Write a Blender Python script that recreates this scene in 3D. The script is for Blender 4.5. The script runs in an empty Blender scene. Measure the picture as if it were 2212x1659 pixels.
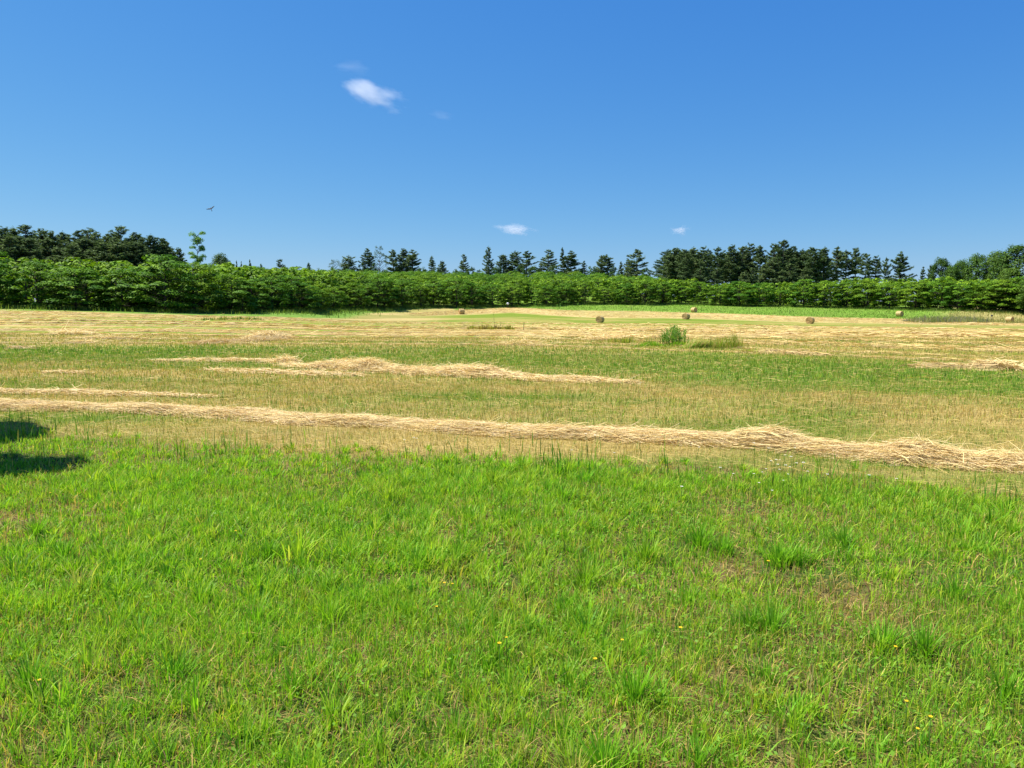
import bpy, math
import numpy as np
R = np.random.default_rng(7)
rad = math.radians
scene = bpy.context.scene
COL = scene.collection

# ------------------------------------------------------------------ camera model
F = 769.0; PITCH = math.atan(70.0 / F); CAMZ = 1.6
cp, sp = math.cos(PITCH), math.sin(PITCH)

def ray(col, row):
    a = (col - 512.0) / F; b = (384.0 - row) / F
    return np.array([a, cp + b * sp, -sp + b * cp])

def at_depth(col, row, Y):
    d = ray(col, row); k = Y / d[1]
    return np.array([d[0] * k, Y, CAMZ + d[2] * k])

# ------------------------------------------------------------------ noise
def vnoise(x, y, seed=0):
    x = np.asarray(x, float) + 1000.0; y = np.asarray(y, float) + 1000.0
    xi = np.floor(x).astype(np.int64); yi = np.floor(y).astype(np.int64)
    fx = x - xi; fy = y - yi
    fx = fx * fx * (3 - 2 * fx); fy = fy * fy * (3 - 2 * fy)
    def h(i, j):
        n = (i * 374761393 + j * 668265263 + seed * 974634777) & 0xFFFFFFFF
        n = ((n ^ (n >> 13)) * 1274126177) & 0xFFFFFFFF
        return ((n ^ (n >> 16)) & 0xFFFF) / 65535.0
    return (h(xi, yi) * (1 - fx) + h(xi + 1, yi) * fx) * (1 - fy) + (h(xi, yi + 1) * (1 - fx) + h(xi + 1, yi + 1) * fx) * fy

def fbm(x, y, seed=0, oct=3):
    s = 0; a = 1; t = 0
    for o in range(oct):
        s = s + a * vnoise(np.asarray(x) * 2 ** o, np.asarray(y) * 2 ** o, seed + o); t += a; a *= .5
    return s / t

def sstep(a, b, x):
    t = np.clip((np.asarray(x, float) - a) / (b - a), 0, 1); return t * t * (3 - 2 * t)

# ------------------------------------------------------------------ terrain heights
PROF = {
 -150: [(40,0),(95,2.0),(110,2.7),(200,4),(400,8)],
 0:   [(40,0),(105,2.0),(118,2.67),(200,4),(400,8)],
 100: [(40,0),(105,1.6),(120,2.2),(200,4.5),(400,8)],
 180: [(40,0),(110,1.4),(125,1.9),(230,6.5),(350,8)],
 290: [(50,0),(130,1.2),(150,2.4),(230,7.0),(330,9)],
 340: [(60,0),(150,.6),(185,3.0),(260,9),(340,11)],
 400: [(60,0),(150,.3),(196,1.6),(215,3.5),(300,10.5),(340,11.5)],
 461: [(60,0),(150,0),(196,1.5),(230,3.6),(320,11.2),(350,11.8)],
 512: [(60,0),(160,0),(196,1.3),(240,3.9),(330,11.8),(360,12)],
 600: [(60,0),(160,-.2),(200,1.0),(250,4.85),(330,11.6),(360,12)],
 686: [(60,0),(160,0),(175,.45),(215,1.93),(248,4.6),(300,7.5),(330,8.5)],
 810: [(60,0),(154,-.4),(200,1.0),(238,3.9),(270,5),(400,8)],
 900: [(60,0),(150,-.4),(195,.84),(220,3.0),(270,4.5),(400,8)],
 960: [(60,0),(150,-.5),(185,.2),(205,2.67),(270,4),(400,8)],
 1024:[(60,0),(150,-.6),(185,-.5),(198,2.1),(270,4),(400,8)],
 1200:[(60,0),(150,-.6),(175,-.5),(188,2.1),(270,4),(400,8)],
}
YG = np.arange(0, 702, 2.0)
UG = np.linspace(-0.95, 0.95, 191)
_uc = np.array([(c - 512) / 769.0 for c in sorted(PROF)])
_pr = []
for c in sorted(PROF):
    p = [(0, 0)] + PROF[c] + [(700, PROF[c][-1][1])]
    zz = np.interp(YG, [q[0] for q in p], [q[1] for q in p])
    k = np.hanning(11); k /= k.sum()
    _pr.append(np.convolve(np.pad(zz, 5, mode='edge'), k, 'valid'))
_pr = np.array(_pr)
ZT = np.array([np.interp(UG, _uc, _pr[:, j]) for j in range(len(YG))])     # [Y,u]
k = np.hanning(13); k /= k.sum()
ZT = np.array([np.convolve(np.pad(r, 6, mode='edge'), k, 'valid') for r in ZT])

def gz(x, y):
    x = np.asarray(x, float); y = np.asarray(y, float)
    yy = np.clip(y, 1.0, 699.0); u = np.clip(x / yy, -.949, .949)
    fy = yy / 2.0; iy = np.minimum(fy.astype(int), len(YG) - 2); ty = fy - iy
    fu = (u + .95) / .01; iu = np.minimum(fu.astype(int), len(UG) - 2); tu = fu - iu
    z = (ZT[iy, iu] * (1 - tu) + ZT[iy, iu + 1] * tu) * (1 - ty) + (ZT[iy + 1, iu] * (1 - tu) + ZT[iy + 1, iu + 1] * tu) * ty
    micro = (fbm(x * .9, y * .9, 5, 2) - .5) * .05 * (1 - sstep(20, 60, y)) + (fbm(x * .09, y * .09, 9, 2) - .5) * .10 * sstep(15, 60, y)
    return z + micro

def ground_at(col, row):
    d = ray(col, row)
    Ys = np.concatenate([np.arange(1.5, 60, .05), np.arange(60, 420, .25)])
    k = Ys / d[1]
    zz = CAMZ + d[2] * k - gz(d[0] * k, Ys)
    i = int(np.argmax(zz < 0)) if (zz < 0).any() else len(Ys) - 1
    Y = Ys[i]; X = d[0] * Y / d[1]
    return np.array([X, Y, float(gz(X, Y))])

S = 1024 / 2212.0
def gv(x, y):          # a point read off the photograph -> a point on the ground
    return ground_at(x * S, y * S)

# mowing direction: the rows of the far field follow this coordinate
def Kf(x, y):
    x = np.asarray(x, float); y = np.asarray(y, float); a = .008
    xl = np.minimum(x, 0)
    kl = (y + 38 * a * xl) / np.maximum(1 + a * xl, .25)
    kl = np.where(kl < 38, y, kl)
    kr = y + .95 * x
    return np.where(x >= 0, kr, kl)

def row_y(K, x):
    x = np.asarray(x, float); a = .008 * max(K - 38, 0)
    s = 4.0
    return K - .95 * (np.sqrt(x * x + s * s) + x - s) / 2 + a * np.minimum(x, 0)

def colf(x, y): return np.clip(512 + 766 * np.asarray(x, float) / np.maximum(y, 1), -200, 1250)
def K_low(x, y): return np.interp(colf(x, y), [450, 560, 700, 1024], [210, 207, 218, 224])     # near edge of the far hay strip
def K_high(x, y): return np.interp(colf(x, y), [470, 560, 640, 710, 1024], [236, 234, 255, 264, 274])   # its far edge

# ------------------------------------------------------------------ mesh helpers
def npmesh(name, V, quads=None, tris=None, col=None, smooth=False):
    me = bpy.data.meshes.new(name)
    V = np.asarray(V, np.float32).reshape(-1, 3)
    nq = 0 if quads is None else len(quads); nt = 0 if tris is None else len(tris)
    me.vertices.add(len(V)); me.vertices.foreach_set('co', V.ravel())
    idx = []
    if nq: idx.append(np.asarray(quads, np.int32).ravel())
    if nt: idx.append(np.asarray(tris, np.int32).ravel())
    idx = np.concatenate(idx)
    me.loops.add(len(idx)); me.loops.foreach_set('vertex_index', idx)
    me.polygons.add(nq + nt)
    st = np.concatenate([np.arange(nq) * 4, nq * 4 + np.arange(nt) * 3]).astype(np.int32)
    me.polygons.foreach_set('loop_start', st)
    if smooth: me.polygons.foreach_set('use_smooth', np.ones(nq + nt, bool))
    me.update(calc_edges=True)
    if col is not None:
        at = me.attributes.new('col', 'FLOAT_COLOR', 'POINT')
        c4 = np.ones((len(V), 4), np.float32); c4[:, :3] = col
        at.data.foreach_set('color', c4.ravel())
    return me

class MB:
    """collects numpy chunks into one mesh"""
    def __init__(s): s.v = []; s.q = []; s.t = []; s.c = []; s.n = 0
    def add(s, V, q=None, t=None, col=(.5, .5, .5)):
        V = np.asarray(V, float).reshape(-1, 3)
        if q is not None and len(q): s.q.append(np.asarray(q, int).reshape(-1, 4) + s.n)
        if t is not None and len(t): s.t.append(np.asarray(t, int).reshape(-1, 3) + s.n)
        c = np.asarray(col, float)
        if c.ndim == 1: c = np.tile(c, (len(V), 1))
        s.v.append(V); s.c.append(c); s.n += len(V)
    def mesh(s, name, mat, smooth=False):
        me = npmesh(name, np.concatenate(s.v), np.concatenate(s.q) if s.q else None,
                    np.concatenate(s.t) if s.t else None, np.concatenate(s.c), smooth)
        me.materials.append(mat); return me

def tag(o, label=None, cat=None, group=None, kind=None):
    if label: o['label'] = label
    if cat: o['category'] = cat
    if group: o['group'] = group
    if kind: o['kind'] = kind
    return o
def link(name, data, parent=None, loc=None):
    o = bpy.data.objects.new(name, data); COL.objects.link(o)
    if parent is not None: o.parent = parent
    if loc is not None: o.location = loc
    return o
def thing(name, loc, label, cat, group=None, rz=0, sc=(1, 1, 1)):
    o = link(name, None, None, [float(v) for v in loc]); o.rotation_euler = (0, 0, rz); o.scale = sc
    o.empty_display_size = .5
    return tag(o, label, cat, group)

def tube(mb, pts, radii, n=7, col=(.3, .25, .2), cap=True):
    pts = np.asarray(pts, float); m = len(pts); V = []
    for i in range(m):
        t = pts[min(i + 1, m - 1)] - pts[max(i - 1, 0)]; t = t / (np.linalg.norm(t) + 1e-9)
        a = np.cross(t, [0, 0, 1.0] if abs(t[2]) < .9 else [1.0, 0, 0]); a /= np.linalg.norm(a); b = np.cross(t, a)
        for j in range(n):
            w = 2 * math.pi * j / n
            V.append(pts[i] + radii[i] * (math.cos(w) * a + math.sin(w) * b))
    q = [(i * n + j, i * n + (j + 1) % n, (i + 1) * n + (j + 1) % n, (i + 1) * n + j) for i in range(m - 1) for j in range(n)]
    t = []
    if cap:
        V.append(pts[0]); V.append(pts[-1]); c0, c1 = m * n, m * n + 1
        for j in range(n):
            t.append((c0, (j + 1) % n, j)); t.append((c1, (m - 1) * n + j, (m - 1) * n + (j + 1) % n))
    mb.add(V, q, t, col)

def blades(mb, P, h, w, yaw, lean, col, face=None, tipcol=1.0, full=True):
    """many tapering grass blades, bent over in direction yaw"""
    n = len(P)
    if n == 0: return
    h = np.broadcast_to(h, n); w = np.broadcast_to(w, n); lean = np.broadcast_to(lean, n)
    d = np.stack([np.cos(yaw), np.sin(yaw), np.zeros(n)], 1)
    if face is None: face = yaw + math.pi / 2 + R.normal(0, .5, n)
    s = np.stack([np.cos(face), np.sin(face), np.zeros(n)], 1)
    ts = [(0, .8), (.4, 1.0), (.75, .62), (1, 0)] if full else [(0, 1.0), (1, 0)]
    V = []; C = []
    for t, ww in ts:
        c = P + d * (lean * h * t ** 1.8)[:, None]
        c = c + np.array([0, 0, 1.0]) * (h * (t - .42 * np.minimum(lean, 1.3) * t ** 2.2))[:, None]
        if ww > 0:
            V += [c - s * (w * ww * .5)[:, None], c + s * (w * ww * .5)[:, None]]; C += [col, col]
        else: V.append(c); C.append(col * tipcol)
    k = len(V)
    V = np.stack(V, 1).reshape(-1, 3); C = np.stack(C, 1).reshape(-1, 3)
    b = (np.arange(n) * k)[:, None]
    if full:
        q = np.concatenate([b + [0, 1, 3, 2], b + [2, 3, 5, 4]]); t = b + [4, 5, 6]
        mb.add(V, q, t, C)
    else: mb.add(V, None, b + [0, 1, 2], C)

def strands(mb, P, L, w, yaw, pitch, col, bend=.15, twist=None):
    """loose stalks: ribbons of three segments"""
    n = len(P); L = np.broadcast_to(L, n); w = np.broadcast_to(w, n)
    cpn = np.cos(pitch); d = np.stack([np.cos(yaw) * cpn, np.sin(yaw) * cpn, np.sin(pitch)], 1)
    lat = np.stack([-np.sin(yaw), np.cos(yaw), np.zeros(n)], 1)
    tw = R.uniform(-.9, .9, n) if twist is None else twist
    s = lat * np.cos(tw)[:, None] + np.array([0, 0, 1.0]) * np.sin(tw)[:, None]
    bz = R.normal(0, bend, n) - bend * .6; bl = R.normal(0, bend, n)
    V = []
    for t in (-.5, -.17, .17, .5):
        c = P + d * (L * t)[:, None] + np.array([0, 0, 1.0]) * (L * bz * (t * t * 2 - .25))[:, None] + lat * (L * bl * t * t * 2)[:, None]
        V += [c - s * (w * .5)[:, None], c + s * (w * .5)[:, None]]
    V = np.stack(V, 1).reshape(-1, 3); C = np.repeat(col, 8, 0)
    b = (np.arange(n) * 8)[:, None]
    mb.add(V, np.concatenate([b + [0, 1, 3, 2], b + [2, 3, 5, 4], b + [4, 5, 7, 6]]), None, C)

# ------------------------------------------------------------------ materials
def newmat(name):
    m = bpy.data.materials.new(name); m.use_nodes = True
    nt = m.node_tree; nt.nodes.clear()
    out = nt.nodes.new('ShaderNodeOutputMaterial'); return m, nt, out
def N(nt, t, **kw):
    n = nt.nodes.new(t)
    for k, v in kw.items(): setattr(n, k, v)
    return n
def leafmat(name, trans=.35, rough=.55, spec=.25, randv=.0, tint=(1.1, 1.15, .6), noise_scale=None, noise_amt=.25):
    m, nt, out = newmat(name); L = nt.links.new
    at = N(nt, 'ShaderNodeAttribute', attribute_name='col')
    c = at.outputs['Color']
    if randv > 0:
        oi = N(nt, 'ShaderNodeObjectInfo')
        mr = N(nt, 'ShaderNodeMapRange'); mr.inputs['To Min'].default_value = 1 - randv; mr.inputs['To Max'].default_value = 1 + randv
        L(oi.outputs['Random'], mr.inputs['Value'])
        h = N(nt, 'ShaderNodeHueSaturation'); L(c, h.inputs['Color']); L(mr.outputs[0], h.inputs['Value'])
        mh = N(nt, 'ShaderNodeMath', operation='MULTIPLY_ADD'); mh.inputs[1].default_value = -.03; mh.inputs[2].default_value = .515
        L(oi.outputs['Random'], mh.inputs[0]); L(mh.outputs[0], h.inputs['Hue'])
        c = h.outputs['Color']
    if noise_scale:
        tc = N(nt, 'ShaderNodeTexCoord'); nz = N(nt, 'ShaderNodeTexNoise'); nz.inputs['Scale'].default_value = noise_scale
        nz.inputs['Detail'].default_value = 3
        L(tc.outputs['Object'], nz.inputs['Vector'])
        mr = N(nt, 'ShaderNodeMapRange'); mr.inputs['From Min'].default_value = .3; mr.inputs['From Max'].default_value = .7
        mr.inputs['To Min'].default_value = 1 - noise_amt; mr.inputs['To Max'].default_value = 1 + noise_amt
        L(nz.outputs[0], mr.inputs['Value'])
        mx = N(nt, 'ShaderNodeVectorMath', operation='SCALE'); L(c, mx.inputs[0]); L(mr.outputs[0], mx.inputs['Scale']); c = mx.outputs[0]
    p = N(nt, 'ShaderNodeBsdfPrincipled'); L(c, p.inputs['Base Color'])
    p.inputs['Roughness'].default_value = rough; p.inputs['Specular IOR Level'].default_value = spec
    if trans > 0:
        tr = N(nt, 'ShaderNodeBsdfTranslucent')
        tm = N(nt, 'ShaderNodeVectorMath', operation='MULTIPLY'); tm.inputs[1].default_value = tint
        L(c, tm.inputs[0]); L(tm.outputs[0], tr.inputs['Color'])
        mx = N(nt, 'ShaderNodeMixShader'); mx.inputs[0].default_value = trans
        L(p.outputs[0], mx.inputs[1]); L(tr.outputs[0], mx.inputs[2]); L(mx.outputs[0], out.inputs['Surface'])
    else: L(p.outputs[0], out.inputs['Surface'])
    return m

M_grass = leafmat('grass_blade', .42, .5, .14, tint=(1.15, 1.25, .5))
M_stub = leafmat('stubble_blade', .3, .6, .2, tint=(1.1, 1.1, .6))
M_hay = leafmat('hay_stalk', .18, .6, .25, tint=(1.1, 1.0, .8))
M_leaf = leafmat('broad_leaf', .26, .6, .08, randv=.16, tint=(1.2, 1.3, .45))
M_needle = leafmat('pine_needle', .2, .7, .04, randv=.22, tint=(1.0, 1.1, .6))
M_bark = leafmat('bark', 0, .9, .1, noise_scale=6.0, noise_amt=.4)
M_wood = leafmat('weathered_wood', 0, .85, .15, noise_scale=9.0, noise_amt=.3)
M_petal = leafmat('petal', .3, .5, .2, tint=(1, 1, 1))
M_feather = leafmat('dark_feather', 0, .7, .2, noise_scale=5.0, noise_amt=.3)
M_paint = leafmat('painted_metal', 0, .4, .4, noise_scale=8.0, noise_amt=.08)

def resample(pts, ds):
    pts = np.asarray(pts, float); d = np.r_[0, np.cumsum(np.linalg.norm(np.diff(pts[:, :2], axis=0), axis=1))]
    s = np.arange(0, d[-1] + ds * .5, ds); s = s[s <= d[-1]]
    return np.stack([np.interp(s, d, pts[:, 0]), np.interp(s, d, pts[:, 1])], 1), s, d

# front edge of the plantation (col, depth)
edge = [(-60, 116), (0, 119), (100, 121), (180, 126), (235, 136), (290, 152), (340, 184), (400, 214), (461, 229), (512, 240), (600, 250), (700, 248), (800, 238), (900, 221), (960, 206), (1024, 198), (1085, 192)]
ep = np.array([((c - 512) / 766.0 * y, y) for c, y in edge])
epr, es, _ = resample(ep, 1.0)
tn = np.gradient(epr, axis=0); tn /= np.linalg.norm(tn, axis=1)[:, None]; en = np.stack([-tn[:, 1], tn[:, 0]], 1)
def edge_dist(x, y):
    x = np.atleast_1d(np.asarray(x, float)); y = np.atleast_1d(np.asarray(y, float)); out = np.empty(len(x)); E = epr[::3]
    for i in range(0, len(x), 20000):
        out[i:i + 20000] = np.sqrt(((x[i:i + 20000, None] - E[:, 0]) ** 2 + (y[i:i + 20000, None] - E[:, 1]) ** 2).min(1))
    inside = y > np.interp(x, E[:, 0], E[:, 1])
    return np.where(inside, -out, out)

# ------------------------------------------------------------------ colours of the ground cover
GREEN = np.array([.195, .410, .022]); YGREEN = np.array([.355, .490, .036]); DEEP = np.array([.085, .250, .020])
STRAW = np.array([.560, .420, .135]); TAN = np.array([.400, .310, .085]); BROWN = np.array([.190, .115, .045])
HAY = np.array([.745, .590, .270]); HAYD = np.array([.560, .410, .165]); VERGE = np.array([.110, .190, .030])
CROP = np.array([.140, .250, .030])

_gb = [gv(0, 938), gv(200, 958), gv(500, 975), gv(800, 985), gv(1300, 1008), gv(1700, 1030), (gv(2000, 1062)), gv(2212, 1090)]
_gbx = [p[0] for p in _gb]; _gby = [p[1] for p in _gb]
def front_edge(x):            # far edge of the uncut grass
    return np.interp(x, _gbx, _gby)
_patch = [  # x, y in photo, radius x, radius y (photo px), +greener / -drier
 (300, 760, 420, 14, .6), (1300, 775, 500, 22, .5), (1900, 812, 420, 26, .55), (1750, 900, 160, 30, .5),
 (1950, 880, 340, 26, -.45), (600, 830, 500, 16, -.25), (1150, 840, 300, 14, -.15), (1000, 865, 260, 22, .35), (2100, 760, 300, 8, -.35),
 (150, 800, 300, 18, -.2), (350, 925, 450, 14, -.15), (1100, 965, 500, 18, -.55), (1900, 1030, 300, 14, -.25), (1250, 765, 220, 6, -.5),
 (2050, 920, 200, 20, -.2), (1600, 940, 200, 14, .3)]
_pw = []
for (px, py, rx, ry, am) in _patch:
    c = gv(px, py); a = gv(min(px + rx, 2400), py); b = gv(px, py - ry); 
    _pw.append((c[0], c[1], max(abs(a[0] - c[0]), .5), max(abs(b[1] - c[1]), .4), am))

def dryness(x, y):
    """0 = green, 1 = dry straw for the mown part"""
    n = fbm(x * .32, y * .75, 21, 3) * .62 + fbm(x * 1.4, y * 2.2, 31, 2) * .38
    v = .52 + (n - .5) * 2.0
    for (cx, cy, rx, ry, am) in _pw:
        v = v - 1.4 * am * np.exp(-((x - cx) / rx) ** 2 - ((y - cy) / ry) ** 2) * .8
    return np.clip(v, 0, 1)

def mixc(a, b, t):
    t = np.asarray(t)[..., None]; return a * (1 - t) + b * t

def ground_color(x, y):
    x = np.atleast_1d(np.asarray(x, float)); y = np.atleast_1d(np.asarray(y, float)); K = Kf(x, y)
    n1 = fbm(x * .05 + 3, np.log(np.maximum(K, 1)) * 15, 41, 3); n2 = fbm(x * .4, y * .4, 51, 3)
    dry = dryness(x, y)
    mown = mixc(np.array([.125, .165, .026]), np.array([.35, .265, .09]), dry)
    # far hay: tan with green streaks along the rows
    streak = sstep(.45, .60, n1 + .14 * (n2 - .5))
    hayz = mixc(np.array([.195, .235, .034]), np.array([.415, .325, .115]), streak)
    greenz = mixc(np.array([.150, .205, .024]), np.array([.28, .25, .065]), sstep(.38, .66, n1 + .25 * (n2 - .5)))
    c = mown
    e = K + 4 * (n2 - .5)
    farhay = sstep(36.5, 38, e)
    c = mixc(c, hayz, farhay)
    # green aftermath strip between the hay rows (fades out to the left)
    right = sstep(-30, -8, x)
    kl, kh = K_low(x, y), K_high(x, y)
    c = mixc(c, greenz, sstep(144, 152, e) * (1 - sstep(-4, 2, e - kl)) * right)
    c = mixc(c, mixc(np.array([.38, .31, .11]), np.array([.50, .385, .155]), streak), sstep(-4, 1, e - kl))
    col_ = np.clip(512 + 766 * x / np.maximum(y, 1), -100, 1100)
    ed = np.where((y > 70) & (y < 260), 0., 99.); mk = ed < 1
    ed[mk] = edge_dist(x[mk], y[mk])
    vw = np.interp(col_, [0, 100, 200, 300, 360, 430], [8, 10, 16, 17, 10, 4])
    pale = mixc(np.array([.26, .235, .07]), np.array([.40, .31, .12]), sstep(.42, .6, n1 + .2 * (n2 - .5)))
    c = mixc(c, pale, sstep(205, 260, col_) * (1 - sstep(400, 470, col_)) * sstep(120, 150, e))
    lim = kh + 60 * sstep(-14, -24, x)
    c = mixc(c, mixc(VERGE, VERGE * 1.5, n2), (1 - sstep(vw - 2, vw + 3, ed + 5 * (n2 - .5))) * (1 - sstep(430, 470, col_)))
    c = mixc(c, mixc(mixc(CROP, VERGE, sstep(-2, -22, x)), np.array([.25, .24, .07]), .22 * sstep(.45, .7, n2)), sstep(lim - 3, lim + 2, e))
    # rough dry grass at the far right
    rough = sstep(.53, .60, x / np.maximum(y, 1)) * sstep(255, 275, K)
    c = mixc(c, mixc(np.array([.24, .25, .07]), np.array([.42, .33, .13]), n2), rough)
    # uncut grass close by: soil and thatch, darkened to paint shade between the blades
    fe = front_edge(x) + (n2 - .5) * 1.2
    thatch = mixc(np.array([.060, .095, .018]), np.array([.17, .125, .05]), sstep(.42, .68, fbm(x * 1.7, y * 1.7, 61, 3)))
    c = mixc(thatch, c, sstep(-.7, .5, y - fe))
    # woodland floor
    return c

# ------------------------------------------------------------------ ground sheet
def axis(spec):
    out = []
    for a, b, d in spec: out += list(np.arange(a, b, d))
    return np.array(out + [spec[-1][1]])
xs = axis([(-1800, -500, 100), (-500, -200, 10), (-200, -60, 2.5), (-60, -20, 1.0), (-20, 20, .35), (20, 60, 1.0), (60, 200, 2.5), (200, 500, 10), (500, 1800, 100)])
ys = axis([(-300, -20, 20), (-20, 0, 2), (0, 30, .35), (30, 60, .8), (60, 260, 2.0), (260, 400, 5), (400, 700, 20), (700, 2200, 100)])
GX, GY = np.meshgrid(xs, ys)
GZ = gz(GX.ravel(), GY.ravel())
nx, ny = len(xs), len(ys)
ii = (np.arange(ny - 1)[:, None] * nx + np.arange(nx - 1)[None]).ravel()
gq = np.stack([ii, ii + 1, ii + 1 + nx, ii + nx], 1)
gm = npmesh('ground', np.stack([GX.ravel(), GY.ravel(), GZ], 1), gq, None, ground_color(GX.ravel(), GY.ravel()), True)
def ground_mat():
    m, nt, out = newmat('field_ground'); L = nt.links.new
    at = N(nt, 'ShaderNodeAttribute', attribute_name='col'); tc = N(nt, 'ShaderNodeTexCoord')
    def noise(scale, detail, sx=1., sy=1.):
        mp = N(nt, 'ShaderNodeMapping'); mp.inputs['Scale'].default_value = (sx, sy, 1)
        L(tc.outputs['Object'], mp.inputs['Vector'])
        n = N(nt, 'ShaderNodeTexNoise'); n.inputs['Scale'].default_value = scale; n.inputs['Detail'].default_value = detail
        n.inputs['Roughness'].default_value = .65
        L(mp.outputs[0], n.inputs['Vector']); return n
    a = noise(9, 4); b = noise(.7, 5, .35, 1.6); c2 = noise(30, 3)
    s = N(nt, 'ShaderNodeMath', operation='ADD'); L(a.outputs[0], s.inputs[0]); L(b.outputs[0], s.inputs[1])
    s2 = N(nt, 'ShaderNodeMath', operation='ADD'); L(s.outputs[0], s2.inputs[0]); L(c2.outputs[0], s2.inputs[1])
    mr = N(nt, 'ShaderNodeMapRange'); mr.inputs['From Min'].default_value = 1.1; mr.inputs['From Max'].default_value = 1.9
    mr.inputs['To Min'].default_value = .62; mr.inputs['To Max'].default_value = 1.34
    L(s2.outputs[0], mr.inputs['Value'])
    sc = N(nt, 'ShaderNodeVectorMath', operation='SCALE'); L(at.outputs['Color'], sc.inputs[0]); L(mr.outputs[0], sc.inputs['Scale'])
    p = N(nt, 'ShaderNodeBsdfPrincipled'); L(sc.outputs[0], p.inputs['Base Color'])
    p.inputs['Roughness'].default_value = .95; p.inputs['Specular IOR Level'].default_value = .05
    bu = N(nt, 'ShaderNodeBump'); bu.inputs['Strength'].default_value = .6; bu.inputs['Distance'].default_value = .08
    L(s2.outputs[0], bu.inputs['Height']); L(bu.outputs[0], p.inputs['Normal'])
    L(p.outputs[0], out.inputs['Surface']); return m
gm.materials.append(ground_mat())
tag(link('ground', gm), kind='structure')

# ------------------------------------------------------------------ uncut grass in the foreground
def scatter(y0, y1, dens, kx=.74, mx=1.6):
    A = kx * (y1 ** 2 - y0 ** 2) + 2 * mx * (y1 - y0)
    n = int(A * dens)
    y = np.sqrt(R.uniform(y0 ** 2, y1 ** 2, int(n * 1.0)))
    x = R.uniform(-1, 1, n) * (kx * y + mx)
    return x, y

def P3(x, y, dz=-.01): return np.stack([x, y, gz(x, y) + dz], 1)
NEARPATH = []     # filled by the windrows
def grass_cols(n, yel, drk, dry):
    r = R.uniform(0, 1, n); c = np.where((r < yel)[:, None], YGREEN, np.where((r < yel + drk)[:, None], DEEP, GREEN))
    c = np.where((R.uniform(0, 1, n) < dry)[:, None], np.where((R.uniform(0, 1, n) < .7)[:, None], STRAW, BROWN * 1.3), c)
    return c * R.uniform(.72, 1.28, n)[:, None] * np.stack([R.uniform(.85, 1.2, n), np.ones(n), R.uniform(.8, 1.25, n)], 1)

mb = MB()
for (y0, y1, dt, du, wk) in ((1.7, 4.2, 150, 4000, 1.0), (4.2, 7.5, 110, 2100, 1.35), (7.5, 12.0, 70, 1000, 1.9)):
    # tufts
    tx, ty = scatter(y0, y1, dt)
    vig = fbm(tx * .55, ty * .55, 174, 3) + .25 * (fbm(tx * 2.2, ty * 2.2, 75, 2) - .5)
    fe = front_edge(tx)
    keep = (ty < fe + R.normal(-.15, .35, len(tx))) & (R.uniform(0, 1, len(tx)) < sstep(.26, .48, vig) * .78 + .22)
    tx, ty, vig = tx[keep], ty[keep], vig[keep]
    nb = np.clip(R.normal(30, 9, len(tx)) * (.6 + vig * .9), 8, 64).astype(int)
    ti = np.repeat(np.arange(len(tx)), nb); n = len(ti)
    rr = np.abs(R.normal(0, 1, n)) * (.030 + .05 * R.uniform(0, 1, len(tx)) ** 2)[ti]; ang = R.uniform(0, 2 * math.pi, n)
    x = tx[ti] + rr * np.cos(ang); y = ty[ti] + rr * np.sin(ang)
    th = (np.clip(R.normal(.094, .026, len(tx)), .04, .18) * (.62 + .62 * sstep(.25, .8, vig)))[ti]
    big = (R.uniform(0, 1, len(tx)) < .05)[ti]
    h = th * R.uniform(.55, 1.2, n) * np.where(big, 1.35, 1)
    w = np.clip(R.normal(.0042, .0011, n), .0022, .008) * wk * np.where(big, 1.5, 1)
    tc = grass_cols(len(tx), .42, .13, .02)[ti]
    c = tc * .5 + grass_cols(n, .38, .16, .05) * .5
    blades(mb, P3(x, y), h, w, ang + R.normal(0, .5, n), np.abs(R.normal(.32, .24, n)) + rr * 3.0, c, tipcol=1.12)
    # thin undergrowth
    x, y = scatter(y0, y1, du)
    fe = front_edge(x); n0 = fbm(x * 1.1, y * 1.1, 184, 3)
    keep = (y < fe + R.normal(0, .3, len(x))) & (R.uniform(0, 1, len(x)) < .42 + .58 * sstep(.30, .52, n0))
    x, y, n0 = x[keep], y[keep], n0[keep]; n = len(x)
    dry = .08 + .50 * (1 - sstep(.32, .52, n0))
    c = grass_cols(n, .42, .14, dry)
    blades(mb, P3(x, y), np.clip(R.normal(.085, .03, n), .02, .20), R.uniform(.002, .0048, n) * wk, R.uniform(0, 2 * math.pi, n),
           np.abs(R.normal(.35, .35, n)), c)
    # thatch lying flat
    x, y = scatter(y0, y1, du * .22)
    keep = (y < front_edge(x) + .4); x, y = x[keep], y[keep]; n = len(x)
    c = np.where((R.uniform(0, 1, n) < .6)[:, None], STRAW * .8, BROWN * 1.2) * R.uniform(.6, 1.2, n)[:, None]
    strands(mb, P3(x, y, .012), R.uniform(.04, .14, n), R.uniform(.002, .004, n) * wk, R.uniform(0, 6.28, n), R.normal(0, .2, n), c, .2)
# tall darker stems along the far edge of the uncut grass
n = 900
x = R.uniform(-9, 8, n); y = front_edge(x) + R.normal(-.1, .5, n)
k = fbm(x * 1.6, y * .4, 91, 2) > .5; x, y = x[k], y[k]; n = len(x)
blades(mb, P3(x, y), R.uniform(.16, .34, n), R.uniform(.006, .011, n), R.uniform(0, 6.28, n), np.abs(R.normal(.15, .15, n)), grass_cols(n, .1, .6, .08))
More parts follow.
